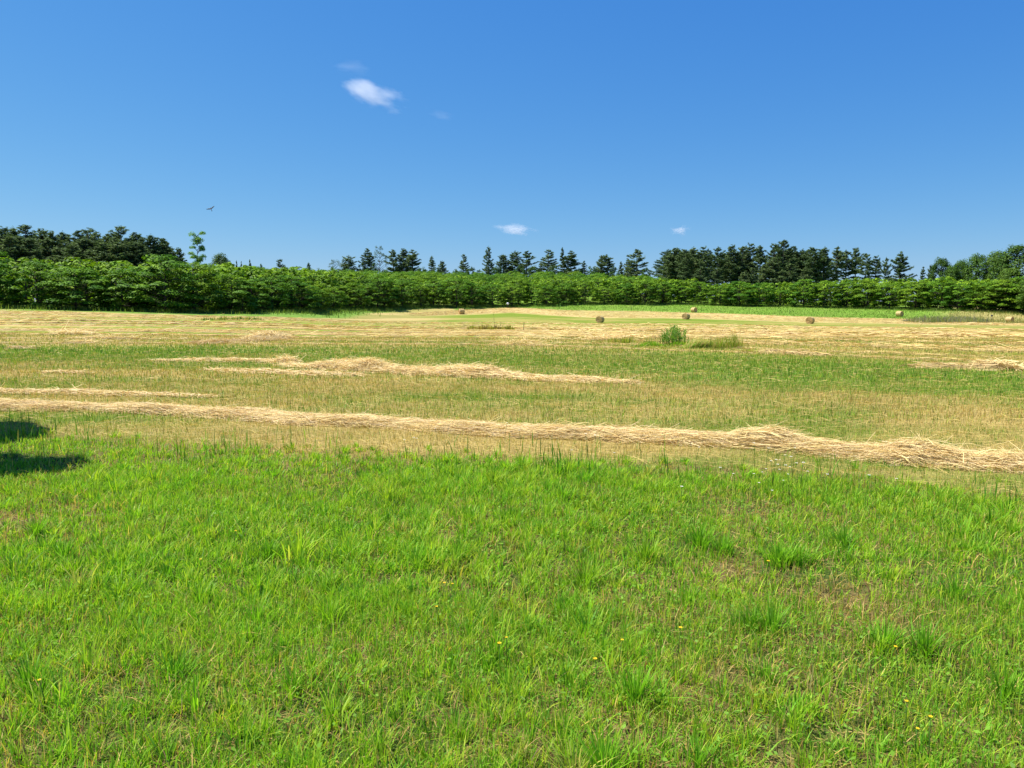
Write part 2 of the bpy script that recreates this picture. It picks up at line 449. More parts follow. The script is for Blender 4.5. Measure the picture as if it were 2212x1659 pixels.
# bigger tussocks that stand out near the camera
tx = R.uniform(-1, 1, 55); ty = np.sqrt(R.uniform(1.9 ** 2, 5.5 ** 2, 55)); tx = tx * (.7 * ty + .3)
for x0, y0 in zip(tx, ty):
    nb_ = int(R.integers(60, 150)); rr = np.abs(R.normal(0, .055, nb_)); an = R.uniform(0, 6.28, nb_)
    cc = GREEN * .6 + grass_cols(1, .2, .3, 0)[0] * .35
    blades(mb, P3(x0 + rr * np.cos(an), y0 + rr * np.sin(an)), R.uniform(.10, .21) * R.uniform(.55, 1.1, nb_), R.uniform(.0036, .0075, nb_), an + R.normal(0, .4, nb_), np.abs(R.normal(.25, .2, nb_)) + rr * 4,
           cc * R.uniform(.75, 1.25, nb_)[:, None])
def leaf_flat(mb, C, nrm, ln, wd, yaw, col):
    n = len(C); nrm = nrm / np.linalg.norm(nrm, axis=1)[:, None]
    d = np.stack([np.cos(yaw), np.sin(yaw), np.zeros(n)], 1); d = d - nrm * (d * nrm).sum(1)[:, None]; d /= np.linalg.norm(d, axis=1)[:, None] + 1e-9
    s_ = np.cross(nrm, d); V = np.stack([C - d * (ln * .5)[:, None], C + s_ * (wd * .5)[:, None], C + d * (ln * .5)[:, None], C - s_ * (wd * .5)[:, None]], 1).reshape(-1, 3)
    mb.add(V, (np.arange(n) * 4)[:, None] + [0, 1, 2, 3], None, np.repeat(col, 4, 0))
xb, yb = scatter(1.8, 6.5, 420); kb = fbm(xb * 1.2, yb * 1.2, 97, 2) > .58; xb, yb = xb[kb], yb[kb]; nb_ = len(xb)
leaf_flat(mb, P3(xb, yb, R.uniform(.02, .07, nb_)), np.stack([R.normal(0, .35, nb_), R.normal(0, .35, nb_), np.ones(nb_)], 1), R.uniform(.014, .032, nb_), R.uniform(.010, .020, nb_), R.uniform(0, 6.28, nb_),
          np.array([.17, .33, .03]) * R.uniform(.7, 1.3, nb_)[:, None])
tag(link('grass', mb.mesh('grass', M_grass)), 'lush bright green uncut grass filling the foreground', 'grass', kind='stuff')

# ------------------------------------------------------------------ mown stubble up to the far hay
mb = MB()
for (y0, y1, d, wk, hh) in ((5.5, 11, 1300, .0060, .075), (11, 18, 620, .010, .095), (18, 30, 260, .017, .11), (30, 52, 90, .030, .12)):
    x, y = scatter(y0, y1, d)
    keep = (y > front_edge(x) + R.normal(.15, .4, len(x))) & (R.uniform(0, 1, len(x)) < .55 + .45 * fbm(x * 2, y * 2, 14, 2) * 1.3)
    x, y = x[keep], y[keep]; n = len(x); K = Kf(x, y)
    dry = dryness(x, y)
    isdry = R.uniform(0, 1, n) < dry * .85 + .04
    g = np.where((R.uniform(0, 1, n) < .5)[:, None], np.array([.165, .300, .024]), np.where((R.uniform(0, 1, n) < .6)[:, None], YGREEN * .85, DEEP))
    st = np.where((R.uniform(0, 1, n) < .6)[:, None], STRAW * .95, TAN)
    c = np.where(isdry[:, None], st, g) * R.uniform(.7, 1.25, n)[:, None]
    far = sstep(37, 39, K) * .6
    c = mixc(c, np.tile(STRAW * .8, (n, 1)), far * (R.uniform(0, 1, n) < .6))
    h = np.clip(R.normal(hh, hh * .35, n), .02, .2) * np.where(isdry, 1, 1.1)
    blades(mb, P3(x, y), h, wk * R.uniform(.6, 1.3, n), R.uniform(0, 6.28, n), np.abs(R.normal(.3, .3, n)), c, full=False)
    # cut straw lying about
    x, y = scatter(y0, y1, d * .05); keep = y > front_edge(x) + .2; x, y = x[keep], y[keep]; n = len(x)
    strands(mb, P3(x, y, .035), R.uniform(.12, .45, n), wk * R.uniform(.5, .8, n), R.normal(-.3, .8, n), R.normal(0, .12, n), STRAW * R.uniform(.7, 1.15, n)[:, None])
tag(link('stubble', mb.mesh('stubble', M_stub)), 'short mown stubble, green and straw coloured, across the middle of the field', 'stubble', kind='stuff')

# ------------------------------------------------------------------ hay windrows
def windrow(path, W, H, label, group=None, dens=900, slen=(.3, .7), sw=.005, bumps=(), messy=.25, seed=0, ds=.12, brown=.12, name='hay_windrow', ends=1.5, tint=(1, 1, 1)):
    tint = np.array(tint)
    pts, s, d = resample(path, ds)
    k = min(25, len(pts) // 2 * 2 - 1)
    if k >= 5:
        w_ = np.hanning(k + 2)[1:-1]; w_ /= w_.sum()
        pts = np.stack([np.convolve(np.pad(pts[:, i], k // 2, mode='edge'), w_, 'valid') for i in range(2)], 1)
    n = len(pts); t = np.gradient(pts, axis=0); t /= np.linalg.norm(t, axis=1)[:, None] + 1e-9
    nr = np.stack([-t[:, 1], t[:, 0]], 1)
    z0 = s * 0
    wob = (fbm(s * .35 / max(W, .5), z0 + 7, seed, 3) - .5)
    pts = pts + nr * (wob * W * .7)[:, None]
    ww = W * (.8 + .5 * fbm(s * .5 / max(W, .5), z0, seed + 3, 3)); hh = H * (.55 + .9 * fbm(s * .8 / max(W, .5), z0 + 3, seed + 5, 3))
    Ls = s[-1] if len(s) else 1
    for (frac, rs, ah, aw) in bumps:
        g = np.exp(-((s - frac * Ls) / rs) ** 2); hh = hh + ah * g; ww = ww + aw * g
    taper = sstep(0, ends, s + .05) * sstep(0, ends, Ls - s + .05)
    hh = hh * (.15 + .85 * taper); ww = ww * (.3 + .7 * taper)
    def surf(si, v):
        i = np.clip(si, 0, n - 1); i0 = np.floor(i).astype(int); i1 = np.minimum(i0 + 1, n - 1); f = (i - i0)
        lerp = lambda A: A[i0] * (1 - f) + A[i1] * f
        px = lerp(pts[:, 0]) + lerp(nr[:, 0]) * v * lerp(ww) * .5; py = lerp(pts[:, 1]) + lerp(nr[:, 1]) * v * lerp(ww) * .5
        prof = np.clip(1 - np.abs(v) ** 2.2, 0, 1) ** .8
        nn = fbm(px * 2.2 / max(W, .4), py * 2.2 / max(W, .4), seed + 9, 3)
        return px, py, gz(px, py) + lerp(hh) * prof * (.55 + .9 * nn), np.arctan2(lerp(t[:, 1]), lerp(t[:, 0]))
    m = 13; vs = np.linspace(-1.05, 1.05, m)
    I, VV = np.meshgrid(np.arange(n, dtype=float), vs, indexing='ij')
    px, py, pz, _ = surf(I.ravel(), VV.ravel())
    pz = np.where(np.abs(VV.ravel()) > 1, gz(px, py) - .03, pz - .015)
    q = np.array([(i * m + j, (i + 1) * m + j, (i + 1) * m + j + 1, i * m + j + 1) for i in range(n - 1) for j in range(m - 1)])
    mb = MB()
    cc = mixc(np.tile(HAYD * .55, (n * m, 1)), HAY * .7, fbm(px * 3, py * 3, seed + 2, 2)) * tint  # mound coloured darker than the stalks, painting shade into the gaps
    mb.add(np.stack([px, py, pz], 1), q, None, cc)
    cnt = int(Ls * W * dens)
    if cnt:
        si = R.uniform(0, n - 1, cnt); v = R.uniform(-1, 1, cnt); v = np.sign(v) * np.abs(v) ** .85 * 1.06 * np.where(R.uniform(0, 1, cnt) < .07, R.uniform(1, 1.3, cnt), 1)
        px, py, pz, yw = surf(si, np.clip(v, -1, 1)); 
        px = px + (v - np.clip(v, -1, 1)) * W
        ms = messy * (.6 + 1.6 * fbm(px * 1.3 / max(W, .5), py * 1.3 / max(W, .5), seed + 13, 2) ** 2)
        Lh = R.uniform(slen[0], slen[1], cnt)
        lift = np.abs(R.normal(0, 1, cnt)) * .03 * (H / .25)
        col = np.where((R.uniform(0, 1, cnt) < brown)[:, None], HAYD, HAY) * R.uniform(.58, 1.24, cnt)[:, None] * np.stack([np.ones(cnt), R.uniform(.93, 1.05, cnt), R.uniform(.8, 1.2, cnt)], 1) * tint
        pitch = R.normal(0, .10, cnt) + (R.uniform(0, 1, cnt) < .018) * R.uniform(.2, .6, cnt)
        strands(mb, np.stack([px, py, pz + lift], 1), Lh, sw * R.uniform(.6, 1.4, cnt), yw + R.normal(0, 1, cnt) * ms, pitch, col, .12)
    for (frac, rs, ah, aw) in bumps:           # tousled stalks sticking out of the humps
        c2 = int(260 * max(ah, .08) / .15 * rs / .5 * (1 if sw < .012 else .35))
        si = np.clip(frac * n + R.normal(0, rs * .6, c2) / ds, 0, n - 1)
        px, py, pz, yw = surf(si, R.normal(.15, .4, c2).clip(-1, 1))
        col = HAY * R.uniform(.75, 1.2, c2)[:, None]
        strands(mb, np.stack([px, py, pz + .04], 1), R.uniform(slen[0], slen[1], c2), sw * R.uniform(.6, 1.3, c2), yw + R.normal(0, .8, c2), R.normal(.08, .25, c2), col, .2)
    o = link(name, mb.mesh(name, M_hay))
    return tag(o, label, 'hay', group)

def ipath(p): return [gv(a, b)[:2] for a, b in p]
def extend(p, d0, d1):
    p = [np.array(q, float) for q in p]
    a = p[0] + (p[0] - p[1]) / np.linalg.norm(p[0] - p[1]) * d0; b = p[-1] + (p[-1] - p[-2]) / np.linalg.norm(p[-1] - p[-2]) * d1
    return [a] + p + [b]
g_near = 'hay windrows in the near field'
windrow(extend(ipath([(0, 883), (200, 886), (450, 900), (700, 915), (1000, 930), (1250, 942), (1500, 955), (1620, 962), (1800, 983), (2000, 997), (2212, 1012)]), 3, 3),
        .60, .085, 'longest and nearest hay windrow, running the full width just beyond the uncut grass', g_near, 2800, (.22, .6), .0040,
        bumps=((.09, .5, .01, .1), (.735, .32, .085, .05), (.81, .2, .08, .0), (.86, .6, .01, .03)), messy=.28, seed=3, ds=.08, ends=.5)
windrow(extend(ipath([(0, 850), (200, 852), (330, 856), (490, 860)]), 3, 0), .5, .06, 'thin tapering hay windrow at left, just behind the longest near windrow', g_near, 1100, (.25, .6), .007, messy=.2, seed=13, ends=2.5)
windrow(ipath([(600, 790), (680, 795), (770, 801), (850, 806), (950, 809), (1050, 812), (1160, 820), (1280, 824), (1390, 829)]),
        1.0, .09, 'humped mid-field hay windrow with a tall tousled mound near its left end', g_near, 1000, (.3, .8), .008,
        bumps=((.22, .5, .08, .2), (.33, .8, .15, .2), (.50, .9, .03, .0), (.62, .7, .09, .1)), messy=.32, seed=23, ends=1.8)
windrow(ipath([(330, 780), (430, 780), (540, 781), (600, 783), (640, 790)]), .8, .07, 'low hay windrow with a small peak at the upper left of the humped mound', g_near, 600, (.3, .8), .010,
        bumps=((.82, .4, .11, .05),), messy=.25, seed=33, ends=1.5)
windrow(ipath([(450, 800), (560, 805), (680, 809), (800, 813)]), .7, .05, 'flat strip of raked hay lying in front of the humped mound', g_near, 700, (.3, .8), .010, messy=.22, seed=43, ends=2)
windrow(ipath([(95, 806), (150, 807), (200, 808)]), .3, .05, 'short wisp of loose hay on the stubble at far left', g_near, 900, (.3, .7), .009, messy=.25, seed=53, ends=.8)
# far rows
g_far = 'hay windrows raked across the far field'
Kl = [38.5, 43.5] + [51, 57, 64, 74, 83, 94, 107, 121, 136, 145] + [158, 178] + [1000.08, 1000.24, 1000.4, 1000.56, 1000.72, 1000.9]
for i, K in enumerate(Kl):
    xx = np.arange(-130, 150, .5); fr = K - 1000
    if fr > 0:
        Kx = np.full(len(xx), 220.); yy = xx * 0 + 150
        for _ in range(12):
            yy = np.maximum(np.array([float(row_y(k_, x_)) for k_, x_ in zip(Kx, xx)]), 20); Kx = .5 * Kx + .5 * (K_low(xx, yy) * (1 - fr) + K_high(xx, yy) * fr)
        K = 220
    else:
        K = K + R.normal(0, .5); yy = row_y(K, xx)
    yy = yy + (fbm(xx * .03, xx * 0 + K, 7, 2) - .5) * 5 * min(1, K / 60)
    ok = (yy > 12) & (np.abs(xx) < .72 * yy + 2) 
    if 146.5 < K < 200: ok &= 512 + 766 * xx / yy < R.uniform(120, 230)          # here only the left end carries hay
    if K > 200: ok &= 512 + 766 * xx / yy > R.uniform(400, 440)
    ok &= edge_dist(xx, yy) > np.interp(512 + 766 * xx / yy, [0, 100, 200, 300, 420], [9, 11, 20, 26, 6])
    if ok.sum() < 8: continue
    xx, yy = xx[ok], yy[ok]
    # walk by arc length
    path = np.stack([xx, yy], 1)
    if K < 50: lab = 'thin straight hay row along the near edge of the far hay, beyond the green band' if K < 41 else 'thin hay row second from the near edge of the far hay'
    elif K < 146.5: lab = 'low tan hay windrow in the dense striped band of cut hay'
    elif K < 200: lab = 'low hay windrow in the far left corner of the field'
    else: lab = 'flat pale hay row in the strip beyond the bales, below the bright green grass'
    dist = float(np.median(yy))
    windrow(path, R.uniform(.5, 1.05) * (.8 if K < 50 else 1.0), R.uniform(.8, 1.4) * np.interp(dist, [20, 45, 80, 150], [.07, .050, .024, .030]), lab, g_far + (' front' if K < 50 else ' left' if 146.5 < K < 200 else ' strip' if K > 200 else ''),
            60 if dist < 48 else 24 if dist < 90 else 11, (.4, 1.2) if dist < 48 else (.8, 2.4), .013 if dist < 48 else .022 if dist < 70 else .042, messy=.12, seed=100 + i * 20, ds=.4 if dist < 80 else .8, brown=.3, tint=(.92, .89, .76), ends=3,
            bumps=[(R.uniform(.1, .9), R.uniform(.6, 1.6), R.uniform(.03, .07), .1) for _ in range(2)] if K < 60 else ())
for (pth, W, H, lab, bm) in (
    ([(405, 745), (470, 742), (540, 738), (620, 728)], 2.2, .16, 'brown tousled heap of hay at left of the green band', [(.6, 1.2, .18, .3)]),
    ([(1950, 793), (2080, 797), (2220, 803)], 1.2, .12, 'heaped hay at the right edge with a dark hollow', [(.85, .6, .15, .2)]),
    ([(30, 752), (60, 754), (95, 754)], .8, .10, 'small brown clump of hay at far left beside the green band', []),
    ([(1640, 762), (1720, 766), (1800, 770)], 1.0, .12, 'thin brownish hay lying in front of the leaning grasses', [])):
    windrow(ipath(pth), W, H, lab, 'loose hay heaps', 60, (.4, 1.1), .018, bumps=bm, messy=.5, seed=int(W * 100), ds=.25, brown=.35, tint=(.85, .82, .75), ends=.8, name='hay_heap')

# ------------------------------------------------------------------ trees
def leaf_quads(mb, C, nrm, ln, wd, yaw, col):
    """flat leaf faces: centre, normal, length, width, heading"""
    n = len(C); nrm = nrm / np.linalg.norm(nrm, axis=1)[:, None]
    d = np.stack([np.cos(yaw), np.sin(yaw), np.zeros(n)], 1); d = d - nrm * (d * nrm).sum(1)[:, None]; d /= np.linalg.norm(d, axis=1)[:, None] + 1e-9
    s = np.cross(nrm, d)
    V = np.stack([C - d * (ln * .5)[:, None], C + s * (wd * .5)[:, None] - d * (ln * .05)[:, None], C + d * (ln * .5)[:, None] - nrm * (ln * .12)[:, None], C - s * (wd * .5)[:, None] - d * (ln * .05)[:, None]], 1).reshape(-1, 3)
    b = (np.arange(n) * 4)[:, None]
    mb.add(V, b + [0, 1, 2, 3], None, np.repeat(col, 4, 0))

L_HI = np.array([.172, .305, .017]); L_MID = np.array([.082, .195, .015]); L_DK = np.array([.040, .100, .013])
def broad_tree(seed, H=8.0, rad_=3.9, low=.9, npad=46, nleaf=150, flat=.30, cols=(L_HI, L_MID, L_DK), leaf=.34, open_=0., padr=(.75, 1.35), shape='dome'):
    r = np.random.default_rng(seed)
    tm = MB(); cm = MB()
    top = np.array([r.normal(0, .15), r.normal(0, .15), H * .72])
    tr = [np.array([0, 0, -.3]), np.array([r.normal(0, .05), r.normal(0, .05), H * .2]), top * np.array([.6, .6, .6]), top]
    tube(tm, tr, [H * .020, H * .016, H * .011, H * .004], 8, (.06, .05, .04))
    pads = []
    for i in range(npad):
        f = (i + r.uniform(0, 1)) / npad
        z = low + (H - low - .35) * f
        if shape == 'dome': env = math.sqrt(max(0, 1 - (max(f - .28, 0) / .74) ** 2)) * (.80 + .2 * min(f / .28, 1))
        elif shape == 'oak': env = math.sqrt(max(0.03, 1 - ((f - .45) / .56) ** 2))
        else: env = .45 + .55 * math.sin(f * 9 + seed) ** 2 * (1 - .4 * f)
        a = i * 2.399 + r.normal(0, .4); rr = rad_ * env * r.uniform(.45, 1) ** .55
        pads.append((np.array([rr * math.cos(a), rr * math.sin(a), z + r.normal(0, .25)]), r.uniform(*padr) * (rad_ / 3.9)))
    for (c, pr) in pads:
        b = np.array([top[0] * .5, top[1] * .5, max(c[2] - .30 * np.hypot(c[0], c[1]) - .4, H * .12)])
        tube(tm, [b, b * .5 + c * .5 + np.array([0, 0, .1]), c], [H * .006, H * .004, H * .0015], 5, (.055, .045, .035), cap=False)
        n = int(nleaf * r.uniform(.7, 1.3) * (1 - open_))
        u = r.normal(0, 1, (n, 3)); u /= np.linalg.norm(u, axis=1)[:, None]; u *= (r.uniform(0, 1, n) ** .4)[:, None]
        P = c + u * np.array([pr, pr, pr * flat]) - np.array([0, 0, 1.]) * (np.hypot(u[:, 0], u[:, 1]) ** 2 * pr * .22)[:, None]
        out = np.stack([u[:, 0] * .8 + c[0] * .05, u[:, 1] * .8 + c[1] * .05, np.full(n, .95)], 1) + r.normal(0, .20, (n, 3))
        pc = r.uniform(0, 1); base = cols[0] * pc + cols[1] * (1 - pc)
        col = np.where((r.uniform(0, 1, n) < .22)[:, None], cols[2], base) * r.uniform(.75, 1.25, n)[:, None]
        leaf_quads(cm, P, out, leaf * r.uniform(.7, 1.3, n), leaf * .52 * r.uniform(.7, 1.3, n), r.uniform(0, 6.28, n), col)
    return tm.mesh('trunk', M_bark, True), cm.mesh('crown', M_leaf)

N_HI = np.array([.160, .225, .085]); N_MID = np.array([.108, .162, .065]); N_DK = np.array([.060, .095, .045])
def pine_tree(seed, H=18., rad_=3.4, bare=.12, kind='white', dens=1.0, cols=(N_HI, N_MID, N_DK)):
    r = np.random.default_rng(seed); tm = MB(); cm = MB()
    lean = r.normal(0, .02, 2)
    axis_ = lambda z: np.array([lean[0] * z, lean[1] * z, z])
    tube(tm, [axis_(-.5), axis_(H * .35), axis_(H * .7), axis_(H * .98)], [H * .0145, H * .011, H * .006, H * .001], 8, (.17, .125, .10))
    z = H * bare; k = 0
    step = (.95 if kind != 'dense' else .75) * H / 18
    while z < H * .985:
        f = (z / H - bare) / (1 - bare)
        if kind == 'white': env = (1 - f) ** .55 * (.65 + .35 * min(1, f * 3.5)) * r.uniform(.75, 1.15); up = .12 + .5 * f
        elif kind == 'column': env = (1 - f ** 3) * .62 * (.7 + .3 * min(1, f * 4)); up = .35 + .4 * f
        elif kind == 'spire': env = (1 - f) ** .9; up = .05 + .5 * f
        elif kind == 'dense': env = (1 - f ** 2.2) * .85 * min(1, .45 + f * 2); up = .2 + .45 * f
        else: env = (1 - f ** 2.5) * .9 * (.35 + .65 * min(1, f * 2.5)); up = .25 + .4 * f
        nb = int(r.integers(5, 8)) if f < .9 else 4
        ph = r.uniform(0, 6.28)
        for b in range(nb):
            L = rad_ * env * r.uniform(.42, 1.30) + .25
            if r.uniform() < .09: continue
            a = ph + b * 6.283 / nb + r.normal(0, .25); upb = up + r.normal(0, .10)
            b0 = axis_(z + r.normal(0, step * .2)); d = np.array([math.cos(a), math.sin(a), 0])
            p1 = b0 + d * L * .55 + np.array([0, 0, L * upb * .35]); p2 = b0 + d * L + np.array([0, 0, L * upb])
            tube(tm, [b0, p1, p2], [H * .0028, H * .002, H * .0008], 4, (.14, .105, .085), cap=False)
            n = max(6, int(19 * L * dens)); t = r.uniform(.22, 1.06, n) ** .8
            P = b0 + (p1 - b0) * np.minimum(t / .55, 1)[:, None] + (p2 - p1) * np.clip((t - .55) / .45, 0, 1.1)[:, None]
            sd = np.array([-d[1], d[0], 0])
            spread = (.10 + .26 * L * (1 - np.abs(t - .6))) 
            P = P + sd * (r.normal(0, 1, n) * spread * .55)[:, None] + np.array([0, 0, 1.]) * (np.abs(r.normal(0, .16, n)))[:, None] 
            yaw = a + r.normal(0, .8, n)
            m3 = np.repeat(np.arange(n), 3); q = len(m3)
            nrm = np.stack([r.normal(0, .6, q), r.normal(0, .6, q), r.uniform(.3, 1, q)], 1)
            cb = np.where((r.uniform(0, 1, n) < .3)[:, None], cols[0], np.where((r.uniform(0, 1, n) < .6)[:, None], cols[1], cols[2]))[m3] * r.uniform(.75, 1.25, q)[:, None]
            leaf_quads(cm, P[m3] + r.normal(0, .09, (q, 3)), nrm, r.uniform(.38, .75, q) * H / 18, r.uniform(.10, .20, q) * H / 18, yaw[m3] + r.normal(0, .5, q), cb)
        z += step * r.uniform(.8, 1.2); k += 1
    # leader
    n = 26; P = axis_(H) + np.stack([r.normal(0, .12, n), r.normal(0, .12, n), r.uniform(-.9, .25, n)], 1)
    leaf_quads(cm, P, r.normal(0, 1, (n, 3)), np.full(n, .5), np.full(n, .12), r.uniform(0, 6, n), np.tile(cols[1], (n, 1)))
    return tm.mesh('trunk', M_bark, True), cm.mesh('crown', M_needle)

def put(name, meshes, x, y, label, cat, group, sx=1, sz=1, rz=None, dz=0.):
    rz = R.uniform(0, 6.28) if rz is None else rz
    t = thing(name, (x, y, float(gz(x, y)) + dz), label, cat, group, rz, (sx, sx, sz))
    link('trunk', meshes[0], t); link('crown', meshes[1], t)
    return t

WAL = [broad_tree(200 + i, 8.0, 3.7 + .3 * (i % 3), .4 + .2 * (i % 3), 44 + 4 * (i % 4)) for i in range(8)]
WALB = [broad_tree(260 + i, 8.0, 3.9, 2.0, 36, 120) for i in range(5)]      # inner trees carry no low skirt
cnt = 0; INNER = []
def wal_label(col, rowk):
    a = 'below the dark pine wood at left' if col < 165 else 'left of centre below the lone tall tree' if col < 330 else 'behind the leftmost hay bale at centre' if col < 560 else 'below the row of single pines' if col < 660 else 'below the pine stand right of centre' if col < 890 else 'at the right end below the round-crowned trees'
    f = 'bright green front-row tree of the plantation ' if rowk == 0 else 'bright green tree of the inner plantation rows, only its crown showing, '
    return f + a
for rowk, (off, spc) in enumerate(((0, 6.2), (5.5, 5.0), (11, 5.4), (17, 6.0), (24, 6.5), (32, 7.0))):
    s = R.uniform(0, 2)
    while s < es[-1]:
        i = min(int(s), len(epr) - 1)
        p = epr[i] + en[i] * (off + R.normal(0, 1.3 if rowk == 0 else .5))
        col = 512 + 766 * p[0] / p[1]
        hs = 1.0
        if rowk == 0:
            hs = R.uniform(.74, 1.14)
            if 240 < col < 345 and R.uniform() < .5: hs *= R.uniform(.5, .8)
            if 690 < col < 800: hs *= .88
            if col > 850: hs *= 1.08
            if col < 230: hs *= 1.02
        else:
            hs = R.uniform(.9, 1.1)
            if 690 < col < 800: hs *= .85
            if col > 850: hs *= 1.08
        if rowk == 0:
            ms_ = WALB[int(R.integers(0, 5))] if R.uniform() < (.75 if 360 < col < 690 else .4 if 690 <= col < 960 else 0) else WAL[int(R.integers(0, 8))]
            put('broadleaf_tree', ms_, p[0], p[1], wal_label(col, rowk), 'tree', wal_label(col, rowk), hs ** .5 * R.uniform(1.05, 1.4), hs); cnt += 1
        elif not (rowk > 2 and 345 < col < 680): INNER.append((p[0], p[1], hs))
        s += spc * R.uniform(.85, 1.2)
# hillside behind
hill = 0
for Y in np.arange(150, 346, 8.2):
    for X in np.arange(-120, 70, 8.2):
        x = X + R.normal(0, 1.6); y = Y + R.normal(0, 1.6); col = 512 + 766 * x / y
        if not (95 < col < 672): continue
        ey = np.interp(col, [e[0] for e in edge], [e[1] for e in edge])
        dpt = 14.5
        lim = np.interp(col, [95, 180, 260, 330, 400, 560, 640, 672], [200, 215, 262, 325, 346, 346, 335, 290])
        if y < ey + dpt or y > lim: continue
        hs = R.uniform(.86, 1.08)
        lab = 'hillside plantation tree seen as a crown ' + ('left of centre' if col < 330 else 'below the group of dark pines at centre left' if col < 440 else 'below the single pines at centre' if col < 560 else 'below the pines right of centre')
        put('broadleaf_tree', WALB[int(R.integers(0, 5))], x, y, lab, 'tree', lab, hs * R.uniform(1.05, 1.22), hs); hill += 1
LITE = []
for k_ in range(3):
    tm_, cm_ = broad_tree(280 + k_, 8.0, 4.2, .6, 34, 24, leaf=.85)
    vv = np.empty(len(cm_.vertices) * 3, np.float32); cm_.vertices.foreach_get('co', vv)
    cc = np.empty(len(cm_.vertices) * 4, np.float32); cm_.attributes['col'].data.foreach_get('color', cc)
    LITE.append((vv.reshape(-1, 3), cc.reshape(-1, 4)[:, :3])); bpy.data.meshes.remove(cm_); bpy.data.meshes.remove(tm_)
mb = MB()
for (x, y, hs) in INNER:
    V, C = LITE[int(R.integers(0, 3))]; a = R.uniform(0, 6.28); ca, sa = math.cos(a), math.sin(a); hs *= R.uniform(.93, 1.05)
    W_ = np.stack([(V[:, 0] * ca - V[:, 1] * sa) * hs + x, (V[:, 0] * sa + V[:, 1] * ca) * hs + y, V[:, 2] * hs + float(gz(x, y))], 1)
    mb.add(W_, np.arange(len(V)).reshape(-1, 4), None, C * R.uniform(.85, 1.15))
    tube(mb, [(x, y, float(gz(x, y)) - .2), (x, y, float(gz(x, y)) + 5 * hs)], [.13, .07], 5, (.13, .11, .08), cap=False)
tag(link('woodland', mb.mesh('woodland', M_leaf)), 'inner rows of the plantation merging into one mass behind the front row', 'woodland', kind='stuff')
print('walnuts', cnt, hill, len(INNER))

# pines -------------------------------------------------------
PW = [pine_tree(300 + i, 18, 3.9, .10, 'white') for i in range(4)]
PC = [pine_tree(320 + i, 18, 3.0, .10, 'column') for i in range(2)]
PS = [pine_tree(330 + i, 18, 3.4, .06, 'spire') for i in range(2)]
PD = [pine_tree(340 + i, 18, 3.6, .12, 'dense') for i in range(4)]
PR = [pine_tree(350 + i, 18, 3.0, .42, 'red', cols=(N_HI * .95, N_MID, N_DK)) for i in range(4)]
def by_top(name, meshes, col, row, Y, label, group, wpx=None, base_w=4.9, baseH=18., cat='tree', rz=None):
    p = at_depth(col, row, Y); z0 = float(gz(p[0], Y)); H = p[2] - z0
    sz = H / baseH; sx = sz if wpx is None else (wpx * Y / F) / base_w
    return put(name, meshes, p[0], Y, label, cat, group, sx, sz, rz)
G1 = 'single pines rising behind the plantation'
single = [ # col, top row, width px, kind, depth, label
 (237, 260.5, 5, PS[0], 300, 'tiny dark pine tip just right of the spreading dark bush'),
 (241.5, 261.5, 5, PS[1], 302, 'second tiny dark pine tip right of the spreading dark bush'),
 (250, 259.5, 6, PS[0], 305, 'small dark pine tip above the left plantation, before the clear gap'),
 (281, 259.5, 12, PW[0], 320, 'small lone spiky pine top at left of centre'),
 (308, 263, 8, PC[0], 330, 'tiniest lone pine tip, standing in the gap left of the sparse tree'),
 (349, 255.5, 17, PW[1], 350, 'spreading spiky pine just right of the sparse leafy tree'),
 (368, 249, 15, PD[0], 356, 'bushy dark pine merging with the open-crowned tree'),
 (393, 250.5, 15, PW[3], 358, 'dark pine, left of a tight trio'),
 (402, 249, 16, PD[1], 362, 'tall dense pine in the middle of a tight trio'),
 (413, 250, 17, PW[2], 358, 'layered pine with drooping right branches, right of a tight trio'),
 (431, 256, 11, PS[0], 365, 'conical small pine right of the tight trio'),
 (442, 261, 12, PD[2], 362, 'low rounded pine beside the conical small pine'),
 (463, 254.5, 10, PW[0], 366, 'narrow lone pine with clear sky on both sides'),
 (489, 246.5, 13, PC[1], 364, 'tall dense columnar pine, tallest of the centre'),
 (504, 254, 18, PD[3], 366, 'bushy pine right of the tall columnar pine'),
 (514.5, 251, 16, PW[1], 368, 'upright pine joined to a bushy neighbour on its left'),
 (526.5, 252, 18, PW[3], 366, 'open spiky pine right of the joined pair'),
 (540, 261.5, 8, PS[1], 368, 'short pine at the foot of the umbrella-like layered pine'),
 (547.5, 250, 17, PW[0], 365, 'umbrella-like layered pine with its trunk showing'),
 (563.5, 247.5, 10, PS[0], 368, 'thin spire-topped pine left of its broad neighbour'),
 (571.5, 251, 18, PW[2], 366, 'broad pine right of the thin spire'),
 (585, 261, 11, PS[1], 368, 'small cone-shaped pine between two larger groups'),
 (600, 255.5, 13, PD[1], 368, 'dark pine, left half of a wide pair'),
 (608.5, 254.8, 16, PW[1], 366, 'pine with long right branches, right half of a wide pair'),
 (622, 261.5, 9, PS[0], 368, 'small pointed pine left of the big open pine'),
 (629, 259, 11, PD[0], 366, 'short dense pine touching the big open pine'),
 (638, 250.3, 20, PW[3], 362, 'big open pale pine with wide lower branches, left of the stand'),
 (663, 252, 19, PW[0], 330, 'broad pine at the left edge of the dense right stand'),
 (901, 252, 17, PW[2], 285, 'full pine at the right end of the stand beside the sky gap'),
 (887, 258, 9, PR[1], 288, 'thin see-through pine next to the end pine of the stand'),
 (923, 267, 10, PS[1], 270, 'small pine just right of the sky gap'),
 (931, 265, 10, PD[2], 268, 'second small pine right of the sky gap, under the dark broad tree')]
for (c, r, w, ms, Y, lab) in single:
    by_top('pine_tree', ms, c, r, Y, lab, G1, w)
